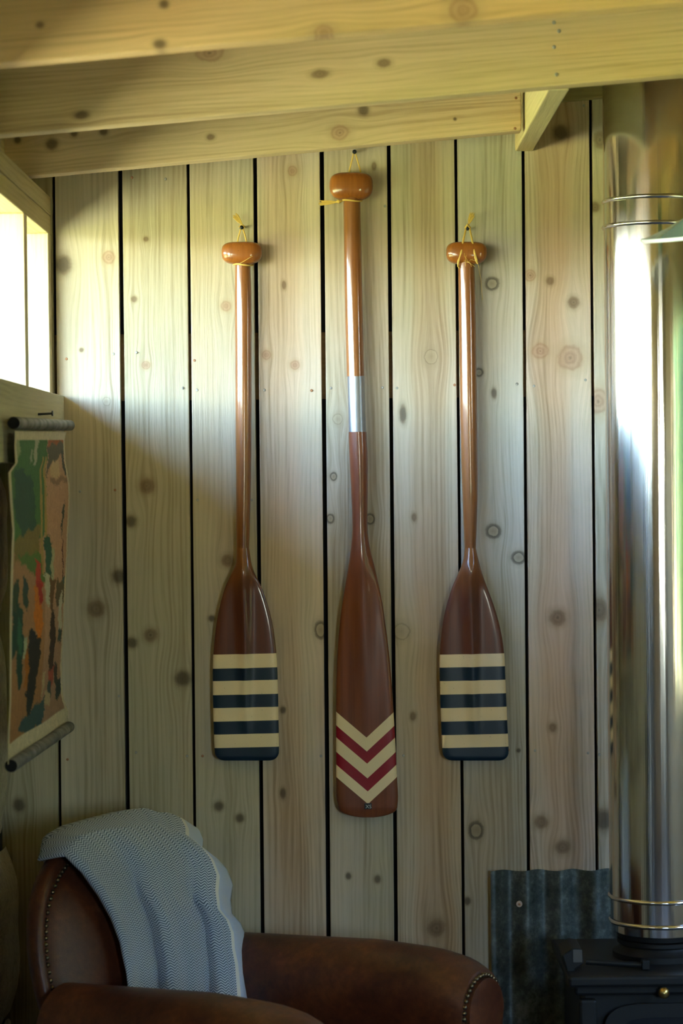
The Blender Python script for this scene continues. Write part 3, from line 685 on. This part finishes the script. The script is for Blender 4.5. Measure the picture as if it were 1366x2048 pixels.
# riddling tool lying on the stove
tool = empty('stove_tool', P(1220, 1935, SY0 + .08)); tag(tool, 'black iron riddling tool lying across the stove top', 'fire tool')
tz = szt + .001; ty = SY0 + .06
a = P(1165, 1920, ty); b = P(1288, 1932, ty)
mb = MB(); mb.tube([(a.x + .008, ty + .012, tz + .013), ((a.x + b.x) / 2, ty + .005, tz + .010), (b.x, ty - .005, tz + .0075)], .0062, 10); mb.build('rod', m_iron, tool, smooth=True)
mb = MB(); mb.box(b.x - .006, b.x + .010, ty - .015, ty + .006, tz, tz + .019); mb.build('key_end', m_iron, tool, bevel=.002)
# folding warming-shelf bracket at the corner of the stove
hx = P(1123, 1908, ty).x; hx1 = P(1163, 1900, ty).x
zt2 = P(1150, 1894, ty).z; zm = P(1123, 1909, ty).z; zb2 = P(1140, 1966, ty).z
prof = [(hx, zm), (P(1145, 1894, ty).x, zt2), (hx1, zt2 - .003), (hx1 + .004, P(1163, 1925, ty).z), (P(1148, 1932, ty).x, tz), (P(1152, 1945, ty).x, tz - .01), (P(1140, 1966, ty).x, zb2)]
mb = MB(); n = len(prof); mb.v = [(x, ty - .012, z) for x, z in prof] + [(x, ty + .10, z) for x, z in prof]
mb.f = [tuple(range(n)), tuple(range(n, 2 * n))[::-1]] + [(i, i + n, (i + 1) % n + n, (i + 1) % n) for i in range(n)]; mb.m = [0] * len(mb.f)
mb.build('side_bracket', m_iron, stove, bevel=.003, recalc=True)
mb = MB(); mb.box(P(1145, 1900, ty).x, hx1, ty - .0135, ty - .0125, P(1150, 1922, ty).z, zt2 - .003); mb.build('pale_edge', m_ironpale, stove)  # paler plate on the front of the bracket

# corrugated sheet
cx0 = P(981, 1800, -.02).x; cx1 = cx0 + .60; czt = P(1000, 1741, -.02).z
t = NT('galvanised_sheet'); co = t.obj(); v = t.n('ShaderNodeTexVoronoi'); v.inputs['Scale'].default_value = 60; t.put(v.inputs['Vector'], co)
n1 = t.noise(co, 14, 5, .7); n2 = t.noise(co, 55, 4, .7)
cc = t.ramp(t.m('ADD', t.m('MULTIPLY', n1, .5), t.m('MULTIPLY', n2, .5)), [(.36, (.045, .056, .050, 1)), (.52, (.11, .128, .118, 1)), (.66, (.25, .275, .26, 1)), (.78, (.42, .44, .42, 1))]).outputs[0]
m_galv = t.set(Base_Color=cc, Metallic=.5, Roughness=.42)
rows = []; N = 8 * 12
for side, off in ((0, 0.0), (1, .0012)):
    rws = []
    for zi in np.linspace(0.0, 1, 14):
        rws.append([(cx0 + (cx1 - cx0) * j / N, -.022 + .0100 * math.cos(2 * math.pi * (cx1 - cx0) * j / N / .076 + 2.6) + off, zi * (czt + (.002 * math.sin(j * .5) if zi == 1 else 0))) for j in range(N + 1)])
    rows.append(rws)
mb = MB(); mb.grid(rows[0]); mb.grid([r[::-1] for r in rows[1]])
sheet = mb.build('corrugated_sheet', m_galv, smooth=True, angle=180); tag(sheet, 'dull galvanised corrugated iron sheet standing against the wall behind the stove', 'metal sheet')
mb = MB(); c = P(1039, 1809, -.034); mb.lathe([(.0001, .0035), (.003, .003), (.0035, .001), (.0068, .0005), (.0072, -.004)], (c.x, -.029, c.z), 18, axis='Y')
mb.build('screw', simple('screw_washer', (.62, .48, .40, 1), .6), sheet, smooth=True)
mb = MB(); mb.lathe([(.0001, .0015), (.0026, .001), (.003, -.002)], (c.x, -.0325, c.z), 10, axis='Y'); mb.build('screw_head', m_rust, sheet)

# enamel lamp, its shade reaching into the frame
LY = -.90
tip = P(1283, 484, LY); LR = .165
lc = Vector((tip.x + LR, LY, tip.z + .017))
lamp = empty('pendant_lamp', lc); tag(lamp, 'pale green enamel lamp shade with a white rim in front of the flue', 'lamp')
lamp.rotation_euler = (math.radians(6.5), math.radians(-6.0), 0)
m_en = simple('green_enamel', (.24, .36, .30, 1), .25, Coat_Weight=.6); m_enw = simple('white_enamel', (.8, .82, .76, 1), .25, Coat_Weight=.6)
mb = MB(); mb.lathe([(LR, .004), (LR * .93, .007), (LR * .7, .020), (LR * .45, .040), (.04, .075), (.033, .15), (.0, .152)], lc, 72); mb.build('shade', m_en, lamp, smooth=True, angle=60)
mb = MB(); mb.lathe([(LR, .005), (LR + .002, .002), (LR, -.002), (LR - .003, .001), (LR * .92, .005), (LR * .69, .017), (LR * .44, .036), (.03, .07), (.0, .075)], lc, 72); mb.build('shade_lining', m_enw, lamp, smooth=True, angle=80)
mb = MB(); mb.lathe([(.012, .105), (.013, .07), (.028, .04), (.03, .02), (.02, .002), (.0, -.004)], lc, 24); mb.build('bulb', simple('frosted_glass', (.75, .74, .7, 1), .3), lamp, smooth=True)
mb = MB(); mb.tube([lc + Vector((0, 0, .15)), lc + Vector((.01, 0, .26)), lc + Vector((.013, .01, .34))], .004, 8); mb.build('stem', m_blackmetal, lamp, smooth=True)

# ------------------------------------------------------------------ rolled canvas picture on the left wall
CX = -.598
pic = empty('hanging_picture', PX(75, 1480, CX)); tag(pic, 'frayed canvas painting of roosters on a rolled rod, hung below the window', 'picture')
lft = [(862, 30), (900, 29), (925, 31), (945, 16), (1000, 18), (1060, 22), (1130, 19), (1250, 16), (1400, 17), (1470, 15), (1530, 15)]
rgt = [(862, 133), (880, 129), (920, 130.5), (975, 140), (1010, 140), (1060, 138), (1110, 137), (1180, 133), (1260, 130), (1330, 126), (1390, 128), (1420, 137), (1445, 138)]
NS, NTT = 110, 240
verts = []; st = []
for i in range(NTT + 1):
    t = i / NTT
    yl = 862 + (1530 - 862) * t; yr = 864 + (1447 - 864) * t
    xl = float(np.interp(yl, *zip(*lft))); xr = float(np.interp(yr, *zip(*rgt))) + random.uniform(-.5, .5)
    A = PX(xl, yl, CX); B = PX(xr, yr, CX)
    for j in range(NS + 1):
        s = j / NS; p = A.lerp(B, s)
        p.x = CX + .004 * math.sin(3 * t * math.pi + 2) * math.sin(s * math.pi) + .006 * math.sin(s * 9 + t * 3) * min(1, t * 5) * .5
        verts.append(p); st.append((s, t))
mb = MB(); mb.v = [tuple(v) for v in verts]; C = NS + 1
mb.f = [(i * C + j, i * C + j + 1, (i + 1) * C + j + 1, (i + 1) * C + j) for i in range(NTT) for j in range(NS)]; mb.m = [0] * len(mb.f)
tc = NT('painted_canvas'); at = tc.n('ShaderNodeAttribute', attribute_name='paint')
nz = tc.noise(tc.obj(), 60, 4); m_canvas = tc.set(Base_Color=tc.mix(.35, at.outputs[0], tc.ramp(nz, [(.3, (.55, .55, .55, 1)), (.7, (1.2, 1.2, 1.2, 1))]).outputs[0], 'MULTIPLY'), Roughness=.75)
tc.b.inputs['Specular IOR Level'].default_value = .3
canvas = mb.build('canvas', m_canvas, pic, smooth=True, angle=180)
def inside(poly, s, t):
    r = np.zeros(len(s), bool); n = len(poly)
    for i in range(n):
        x0, y0 = poly[i]; x1, y1 = poly[(i + 1) % n]
        if y0 == y1: continue
        c = ((y0 > t) != (y1 > t)) & (s < (x1 - x0) * (t - y0) / (y1 - y0) + x0); r ^= c
    return r
sa = np.array([q[0] for q in st]); ta = np.array([q[1] for q in st]); js = sa + .010 * np.sin(ta * 61 + sa * 9) + .006 * np.sin(ta * 143 + sa * 31) + rng.normal(0, .004, len(sa)); jt = ta + .006 * np.sin(sa * 37 + ta * 11) + rng.normal(0, .003, len(sa))
col = np.zeros((len(sa), 3)); L = lambda *c: np.array(srgb(*c)[:3])
w = np.clip((ta - .5) * 2, 0, 1)[:, None]; col[:] = L(178, 134, 98) * (1 - w) + L(160, 112, 68) * w
col[sa > .55] = (L(196, 152, 120) * (1 - w) + L(158, 124, 104) * w)[sa > .55]
def paintp(poly, c, j=True): col[inside(poly, js if j else sa, jt if j else ta)] = L(*c)
paintp([(0, .0), (.6, .0), (.58, .33), (.4, .36), (0, .33)], (72, 118, 62))
paintp([(.08, .10), (.4, .16), (.45, .31), (.2, .33), (.05, .27)], (44, 84, 62))
paintp([(.0, .0), (.08, .0), (.08, .06), (.0, .1)], (150, 160, 120)); paintp([(.33, .02), (.42, .02), (.39, .11), (.34, .11)], (176, 178, 150)); paintp([(.27, .05), (.3, .05), (.3, .09), (.26, .09)], (160, 170, 140))
paintp([(.6, .0), (1, 0), (1, .04), (.62, .05)], (170, 98, 58)); paintp([(.6, .045), (1, .03), (.98, .07), (.7, .1), (.62, .15)], (98, 92, 76))
paintp([(.9, .06), (.95, .06), (.98, .15), (.92, .14)], (70, 72, 62)); paintp([(.7, .1), (.84, .09), (.84, .15), (.68, .15)], (204, 172, 130)); paintp([(.66, .155), (1, .15), (1, .165), (.66, .175)], (150, 118, 92))
paintp([(.02, .33), (.5, .30), (.5, .39), (.05, .40)], (132, 116, 62)); paintp([(.08, .38), (.5, .39), (.58, .5), (.3, .43)], (92, 124, 56))
for x in (.5, .56): paintp([(x, .08), (x + .03, .08), (x + .05, .46), (x + .02, .46)], (176, 148, 84), False)
paintp([(.56, .34), (.66, .35), (.66, .5), (.58, .52)], (44, 88, 66)); paintp([(.66, .38), (.71, .38), (.69, .52), (.65, .5)], (178, 178, 140))
paintp([(.84, .25), (.88, .23), (.88, .30), (.84, .36)], (66, 70, 58)); paintp([(.86, .36), (.88, .36), (.93, .52), (.90, .52)], (92, 40, 30)); paintp([(.83, .52), (.98, .49), (.98, .52), (.86, .54)], (66, 92, 84))
# birds
paintp([(.02, .47), (.12, .45), (.14, .52), (.2, .56), (.24, .66), (.22, .80), (.16, .80), (.10, .66), (.02, .70), (-.02, .66), (.04, .58)], (22, 66, 50))
paintp([(.12, .56), (.2, .60), (.2, .7), (.14, .68)], (46, 104, 76)); paintp([(.2, .45), (.32, .48), (.28, .56), (.22, .54)], (42, 70, 58))
paintp([(.04, .49), (.1, .45), (.1, .55), (.03, .56)], (56, 74, 50))
paintp([(.42, .41), (.5, .42), (.52, .50), (.44, .50)], (190, 62, 44)); paintp([(.40, .5), (.5, .48), (.52, .58), (.5, .68), (.40, .62)], (212, 122, 40)); paintp([(.44, .48), (.5, .48), (.52, .55), (.47, .55)], (168, 40, 34))
paintp([(.32, .62), (.5, .66), (.48, .78), (.42, .86), (.34, .84), (.28, .76)], (38, 36, 28)); paintp([(.27, .7), (.33, .68), (.34, .82), (.28, .80)], (172, 104, 36)); paintp([(.3, .82), (.42, .84), (.4, .90), (.34, .89)], (24, 34, 30))
paintp([(.35, .88), (.365, .88), (.36, .95), (.34, .95)], (34, 34, 26), False); paintp([(.41, .88), (.425, .88), (.43, .95), (.41, .95)], (34, 34, 26), False)
paintp([(.2, .91), (.65, .86), (.6, .91), (.5, .945), (.28, .95)], (56, 84, 84))
paintp([(.56, .46), (.63, .47), (.63, .56), (.58, .57), (.55, .52)], (196, 194, 164)); paintp([(.23, .64), (.29, .64), (.28, .70), (.24, .70)], (178, 188, 160))
paintp([(.64, .58), (.7, .6), (.78, .68), (.78, .80), (.68, .80), (.64, .72)], (58, 40, 30)); paintp([(.62, .47), (.74, .5), (.66, .6), (.64, .6)], (112, 78, 46)); paintp([(.76, .49), (.98, .52), (.98, .58), (.74, .58)], (98, 82, 56))
paintp([(.82, .56), (.92, .54), (.94, .66), (.84, .68)], (206, 200, 176)); paintp([(.84, .67), (.96, .67), (.95, .71), (.84, .71)], (52, 70, 66)); paintp([(.66, .79), (.82, .78), (.8, .85), (.68, .84)], (170, 80, 66)); paintp([(.68, .82), (.76, .82), (.75, .88), (.66, .88)], (56, 72, 70))
paintp([(.56, .78), (.6, .78), (.58, .85), (.55, .85)], (190, 172, 130)); paintp([(.8, .78), (.9, .78), (.92, .86), (.84, .84)], (60, 54, 44)); paintp([(.62, .85), (.74, .86), (.72, .90), (.62, .90)], (184, 164, 128)); paintp([(.86, .84), (.98, .84), (.96, .90), (.86, .90)], (40, 52, 48))
edge = (ta < .028) | (ta > .945) | (sa > .965) | (sa < .03); col[edge] = L(214, 202, 176)
col *= rng.normal(1, .05, (len(sa), 1))
ca = canvas.data.color_attributes.new('paint', 'FLOAT_COLOR', 'POINT')
ca.data.foreach_set('color', np.concatenate([np.clip(col, 0, 1), np.ones((len(sa), 1))], 1).astype(np.float32).ravel())
m_rod = NT('weathered_grey_rod'); nn = m_rod.noise(m_rod.obj(), 25, 4); m_rod = m_rod.set(Base_Color=m_rod.ramp(nn, [(.35, (.07, .07, .065, 1)), (.55, (.17, .17, .16, 1)), (.75, (.30, .29, .27, 1))]).outputs[0], Roughness=.6)
def rod(p, q, r, name):
    mb = MB(); A, B = Vector(p), Vector(q); d = (B - A); n = 12
    mb.tube([A, A + d * .002, A + d * .5, B - d * .03, B - d * .008, B], [r * .95, r, r, r, r * .8, r * .4], 18, cap=False)
    o = mb.build(name, m_rod, pic, smooth=True, angle=60)
    mb = MB(); mb.tube([A + d * .003, A + d * .03], [r * .96, r * .9], 18); mb.build('rod_end', m_black, o)
rod(PX(27, 846, CX), PX(142, 851, CX), .0118, 'roller')
rod(PX(22, 1532, CX + .004), PX(141, 1452, CX + .004), .0118, 'lower_rod')
mb = MB(); a = PX(76, 829, -.62); mb.tube([a + Vector((-.01, 0, 0)), a + Vector((.028, -.0, .002))], .0026, 8); mb.lathe([(.0001, 0), (.0055, 0), (.0055, .003), (.0001, .003)], a + Vector((.028, 0, .002)), 12, axis='X'); mb.build('picture_nail', m_blackmetal, window_1, smooth=True, angle=50)

# ------------------------------------------------------------------ armchair with blanket
CA = math.radians(33); cf = Vector((math.cos(CA), -math.sin(CA), 0)); cl = Vector((math.sin(CA), math.cos(CA), 0))
CM = Vector((.131, -.80, 0))
def ch(x, y, z): return CM + cf * x + cl * y + Vector((0, 0, z))
t = NT('brown_leather'); co = t.obj(); n1 = t.noise(co, 7, 4, .6); n2 = t.noise(co, 60, 4, .65)
vv = t.n('ShaderNodeTexVoronoi'); vv.inputs['Scale'].default_value = 380; t.put(vv.inputs['Vector'], co)
cc = t.ramp(t.m('ADD', t.m('MULTIPLY', n1, .65), t.m('MULTIPLY', n2, .35)), [(.36, (.045, .012, .006, 1)), (.52, (.10, .028, .011, 1)), (.68, (.20, .060, .020, 1))]).outputs[0]
t.bump(t.m('ADD', vv.outputs['Distance'], n2), .25, .001)
m_leather = t.set(Base_Color=cc, Roughness=.42)
chair = empty('armchair', ch(-.3, 0, 0)); tag(chair, 'dark brown leather club armchair with brass nail trim', 'armchair')
nb = MB(); nb.lathe([(.0001, .0052), (.003, .0046), (.0048, .0028), (.0056, -.001)], (0, 0, 0), 10, axis='Z')
tmp = nb.build('stud_nail', m_nailb, None, smooth=True, angle=180); nail_mesh = tmp.data; bpy.data.objects.remove(tmp)
def studnail(p, nrm, parent): share('stud_nail', nail_mesh, p, parent, Vector(nrm).to_track_quat('Z', 'Y').to_euler())
# back
BT = .055; RC = .26
def xb(z): return -.60 - RC * (z - .45)
bn = (cf + Vector((0, 0, RC))).normalized()
def back_outline(n=44, inset=0.0):
    o = []
    for k in range(n + 1):
        a = math.pi * k / n
        y = -.345 * sgp(math.cos(a), .8); z = .62 + .295 * sgp(math.sin(a), .85)
        c = Vector((y, z)); 
        o.append((y * (1 - inset / .345), .62 + (z - .62) * (1 - inset / .295)))
    low = [(-(.345 - inset) * q, z) for q, z in ((.88, .30), (.92, .40), (.97, .52))]
    return low + o + [(-y, z) for y, z in low[::-1]]
mb = MB(); lay = [(.075, -BT - .02), (.045, -BT), (.022, -.036), (.016, -.018), (.018, -.006), (.026, 0.0), (.036, -.003), (.042, -.007), (.07, .006), (.14, .022), (.24, .03)]
rings = [[ch(xb(z) + dx, y, z) for y, z in back_outline(44, ins)] for ins, dx in lay]
mb.grid(rings); N0 = len(rings[0])
mb.fan(range(N0)[::-1]); mb.fan([(len(rings) - 1) * N0 + i for i in range(N0)])
back = mb.build('backrest', m_leather, chair, smooth=True, angle=70, recalc=True)
ol = back_outline(200, .042); acc = 0; last = None
for y, z in ol:
    p = ch(xb(z) - .0045, y, z)
    if last is None or (p - last).length > .0118:
        if z > .40: studnail(p, bn, back)
        last = p
# arms
def arm(side, name='arm'):
    y0 = side * .30; mb = MB(); rows = []
    xs = np.concatenate([np.linspace(-.62, -.06, 20), [-.035, -.015, 0.0, .008, .010]]); sh = -.034
    for x in xs:
        top = float(np.interp(x, [-.62, -.45, -.25, -.1, -.04, -.01, .01], [.632, .640, .650, .646, .636, .625, .612]))
        r = .088 if x < -.05 else .088 - .006 * ((x + .05) / .06) ** 2
        x += sh * min(1, (x + .62) / .5); ring = []
        for a in np.linspace(0, math.pi, 17): ring.append(ch(x, y0 + r * math.cos(a), top - r + r * math.sin(a)))
        zz = top - r
        ring += [ch(x, y0 - r * 1.0, zz - .03), ch(x, y0 - r * .86, zz - .07), ch(x, y0 - r * .82, .2), ch(x, y0 - r * .82, .09), ch(x, y0 + r * .82, .09), ch(x, y0 + r * .82, .2), ch(x, y0 + r * .86, zz - .07), ch(x, y0 + r * 1.0, zz - .03)]
        rows.append(ring)
    mb.grid(rows, closed_u=True); C = len(rows[0]); mb.fan(range(C)); mb.fan([(len(rows) - 1) * C + i for i in range(C)][::-1])
    o = mb.build(name, m_leather, chair, smooth=True, angle=60, recalc=True)
    # raised front facing with nail trim
    mb = MB(); top = .612; r = .070; fr = []
    prof = [(r * math.cos(a), top - .086 + r * math.sin(a)) for a in np.linspace(0, math.pi, 15)] + [(-r * .84, top - .15), (-r * .84, .1), (r * .84, .1), (r * .84, top - .15)]
    A = [ch(.008 + sh, y0 + y, z) for y, z in prof]; B = [ch(.022 + sh, y0 + y, z) for y, z in prof]; D = [ch(.026 + sh, y0 + y * .85, .35 + (z - .35) * .95) for y, z in prof]
    mb.grid([A, B, D], closed_u=True); n = len(prof); mb.fan([2 * n + i for i in range(n)])
    fpanel = mb.build('front_facing', m_leather, o, smooth=True, angle=50, recalc=True)
    pl = [(r * 1.08 * math.cos(a), top - .086 + r * 1.08 * math.sin(a)) for a in np.linspace(0, math.pi, 21)]
    pl = [(r * .93, z) for z in np.arange(.30, top - .09, .0125)] + pl + [(-r * .93, z) for z in np.arange(top - .09, .30, -.0125)]
    for y, z in pl: studnail(ch(.012 + sh, y0 + y, z), cf, fpanel)
    return o
arm(1); arm(-1)
mb = MB(); rows = []                                       # seat cushion
for x, dz in [(-.60, .02), (-.59, 0), (-.4, -.012), (-.1, -.006), (-.02, .012), (.0, .04)]:
    rows.append([ch(x, y, .40 - dz + .012 * math.cos(y * 7)) for y in np.linspace(-.21, .21, 9)] + [ch(x, y, .27 + dz * .5) for y in np.linspace(.21, -.21, 9)])
mb.grid(rows, closed_u=True); C = len(rows[0]); mb.fan(range(C)); mb.fan([(len(rows) - 1) * C + i for i in range(C)][::-1])
mb.build('seat_cushion', m_leather, chair, smooth=True, angle=60, recalc=True)
c8 = [ch(-.6, -.22, .1), ch(-.045, -.22, .1), ch(-.045, .22, .1), ch(-.6, .22, .1), ch(-.6, -.22, .262), ch(-.045, -.22, .262), ch(-.045, .22, .262), ch(-.6, .22, .262)]
mb = MB(); mb.hexa(c8); mb.build('seat_base', m_leather, chair, bevel=.01, recalc=True)
for x in (-.05, -.62):
    for y in (-.29, .29): mb = MB(); c = ch(x, y, 0); mb.lathe([(.02, 0), (.026, .03), (.022, .092)], c, 14); mb.build('leg', m_blade, chair, smooth=True)

# blanket over the back
bp0 = ch(xb(.6), 0, .6)
top = [(80, 1722), (90, 1695), (110, 1672), (150, 1654), (200, 1640), (250, 1627), (290, 1621), (316, 1630), (336, 1630), (360, 1640), (394, 1662)]
left = [(80, 1722), (112, 1716), (133, 1712), (165, 1742), (200, 1790), (225, 1835), (243, 1885), (252, 1940), (256, 1990), (258, 2040)]
right = [(394, 1662), (402, 1682), (400, 1698), (432, 1722), (450, 1742), (461, 1770), (456, 1800), (459, 1830), (477, 1850), (487, 1875), (489, 1905), (496, 1935), (501, 1985), (505, 2040)]
bot = [(258, 2040), (340, 2040), (420, 2040), (505, 2040)]
def par(pts, t):
    q = np.array(pts, float); d = np.concatenate([[0], np.cumsum(np.hypot(*np.diff(q, axis=0).T))]); d /= d[-1]
    return np.stack([np.interp(t, d, q[:, 0]), np.interp(t, d, q[:, 1])], 1)
NU, NV = 90, 110
U = np.linspace(0, 1, NU + 1); V = np.linspace(0, 1, NV + 1)
Tt, Bb, Lf, Rt = par(top, U), par(bot, U), par(left, V), par(right, V)
pts = []; uv = []
for i, v in enumerate(V):
    row = []
    for j, u in enumerate(U):
        p = (1 - v) * Tt[j] + v * Bb[j] + (1 - u) * Lf[i] + u * Rt[i] - ((1 - u) * (1 - v) * Tt[0] + u * (1 - v) * Tt[-1] + (1 - u) * v * Bb[0] + u * v * Bb[-1])
        roll = min(1, v / .30); edge_in = min(1.0, (1 - u) / .10)
        dep = -.05 + .108 * (1 - (1 - roll) ** 2.6)                   # rounds over the top of the back
        dep -= .03 * (1 - edge_in) ** 2 * roll                               # far edge wraps round the side
        dep -= .012 * max(0, 1 - u / .06) ** 2 * roll
        k = u * 1.0
        fold = .016 * math.sin(2 * math.pi * (k * 2.3 + .10) + 1.2 * v) * min(1, v * 2.2) + .008 * math.sin(2 * math.pi * (k * 5.1 + .3 * v) + 1) * min(1, v * 1.6) * (.4 + .6 * v)
        dep += fold + .004 * math.sin(9 * v + 5 * u)
        q = PP(p[0], p[1], bp0 + cf * dep, bn)
        row.append(q); uv.append((u, v))
    pts.append(row)
# part that hangs behind the back
hang = []
for q in range(1, 7):
    hang.append([pts[0][j] - (cf * (.06 * math.sin(min(1, q / 3) * math.pi / 2)) + Vector((0, 0, .004 * q * q + (.012 * q if q > 3 else 0)))) * min(1, .12 + U[j] / .3) + cl * (.012 * q * max(0, 1 - U[j] / .3)) for j in range(NU + 1)])
allrows = hang[::-1] + pts
mb = MB(); mb.grid(allrows)
t = NT('herringbone_wool'); uvn = t.n('ShaderNodeUVMap', uv_map='weave').outputs[0]; ux, uy, _ = t.sep(uvn)
tri = t.m('PINGPONG', t.m('MULTIPLY', ux, 46.0), 1.0)
ph = t.m('FRACT', t.m('ADD', t.m('MULTIPLY', uy, 84.0), t.m('MULTIPLY', tri, 1.1)))
st_ = t.m('GREATER_THAN', ph, .52)
nz = t.noise(t.obj(), 420, 3, .7); big = t.noise(t.obj(), 6, 3)
light = t.mix(nz, srgb(182, 194, 212), srgb(226, 234, 246)); darkc = t.mix(nz, srgb(54, 72, 96), srgb(104, 122, 146))
cc = t.mix(st_, light, darkc)
bd = t.m('GREATER_THAN', ux, .905); cc = t.mix(bd, cc, t.mix(nz, srgb(168, 178, 200), srgb(208, 218, 236)))
ln = t.m('COMPARE', ux, .893, .012); cc = t.mix(ln, cc, srgb(226, 224, 218))
t.bump(t.m('ADD', t.m('MULTIPLY', st_, .4), nz), .35, .0015)
t.b.inputs['Sheen Weight'].default_value = .25
m_wool = t.set(Base_Color=cc, Roughness=.95)
blanket = mb.build('blanket', m_wool, None, smooth=True, angle=180)
tag(blanket, 'grey blue herringbone wool blanket draped over the armchair back', 'blanket')
uvl = blanket.data.uv_layers.new(name='weave')
vuv = np.zeros((len(mb.v), 2)); k = 0
for i in range(len(allrows)):
    for j in range(NU + 1): vuv[k] = (U[j], (i - len(hang)) / NV); k += 1
li = np.zeros(len(blanket.data.loops), np.int32); blanket.data.loops.foreach_get('vertex_index', li)
uvl.data.foreach_set('uv', vuv[li].astype(np.float32).ravel())
sm = blanket.modifiers.new('thick', 'SOLIDIFY'); sm.thickness = .006; sm.offset = -1

# ------------------------------------------------------------------ garden that lights the room and shows in the steel
t = NT('sunlit_grass'); n1 = t.noise(t.obj(), 1.2, 5); cc = t.ramp(n1, [(.3, (.24, .27, .07, 1)), (.7, (.43, .45, .13, 1))]).outputs[0]; m_grass = t.set(Base_Color=cc, Roughness=.9)
mb = MB(); mb.box(-40, 40, -40, 40, -.3, -.1); tag(mb.build('ground', m_grass), 'grass garden outside the timber room', 'ground', kind='structure')
t = NT('pale_gravel'); n1 = t.noise(t.obj(), 40, 5); cc = t.ramp(n1, [(.3, (.34, .34, .17, 1)), (.7, (.55, .55, .30, 1))]).outputs[0]; m_gravel = t.set(Base_Color=cc, Roughness=.9)
mb = MB(); mb.box(-7.5, -1.32, -14, 8, -.1, -.07); tag(mb.build('added_gravel_bounce', m_gravel), 'unseen pale gravel yard added to bounce light into the timber room', 'yard', kind='structure')  # unseen strip added to throw sunlight up through the left window
t = NT('hedge_leaves'); n1 = t.noise(t.obj(), 5, 5, .7); cc = t.ramp(n1, [(.35, (.015, .035, .006, 1)), (.55, (.06, .11, .018, 1)), (.72, (.20, .26, .04, 1))]).outputs[0]; t.bump(n1, 1.0, .15); m_hedge = t.set(Base_Color=cc, Roughness=.8)
def hedge(c, sx, sy, h, label, seed):
    import bmesh
    bm = bmesh.new(); bmesh.ops.create_icosphere(bm, subdivisions=4, radius=1.0); r = np.random.default_rng(seed); ph = r.uniform(0, 6, 6)
    for v in bm.verts:
        x, y, z = v.co; k = 1 + .10 * math.sin(7 * x + ph[0]) * math.sin(6 * y + ph[1]) + .09 * math.sin(9 * z + ph[2] + 5 * y) + .05 * math.sin(17 * y + ph[3])
        v.co = Vector((sgp(x, .6) * sx * k, sgp(y, .5) * sy * k, h / 2 + sgp(z, .5) * h / 2 * k))
    me = bpy.data.meshes.new('hedge'); bm.to_mesh(me); bm.free(); me.materials.append(m_hedge)
    for p in me.polygons: p.use_smooth = True
    o = bpy.data.objects.new('hedge', me); COL.objects.link(o); o.location = (c[0], c[1], -.12 + h * .02); tag(o, label, 'hedge', 'garden hedges'); return o
hedge((-17, -4, 0), 1.2, 14, 2.2, 'long clipped hedge across the lawn', 1)
hedge((6.2, -1.2, 0), 1.4, 1.6, 4.2, 'tall dense bush outside the side window', 2)
hedge((6.8, -5.2, 0), 1.5, 2.0, 3.6, 'lower bush outside the side window', 3)
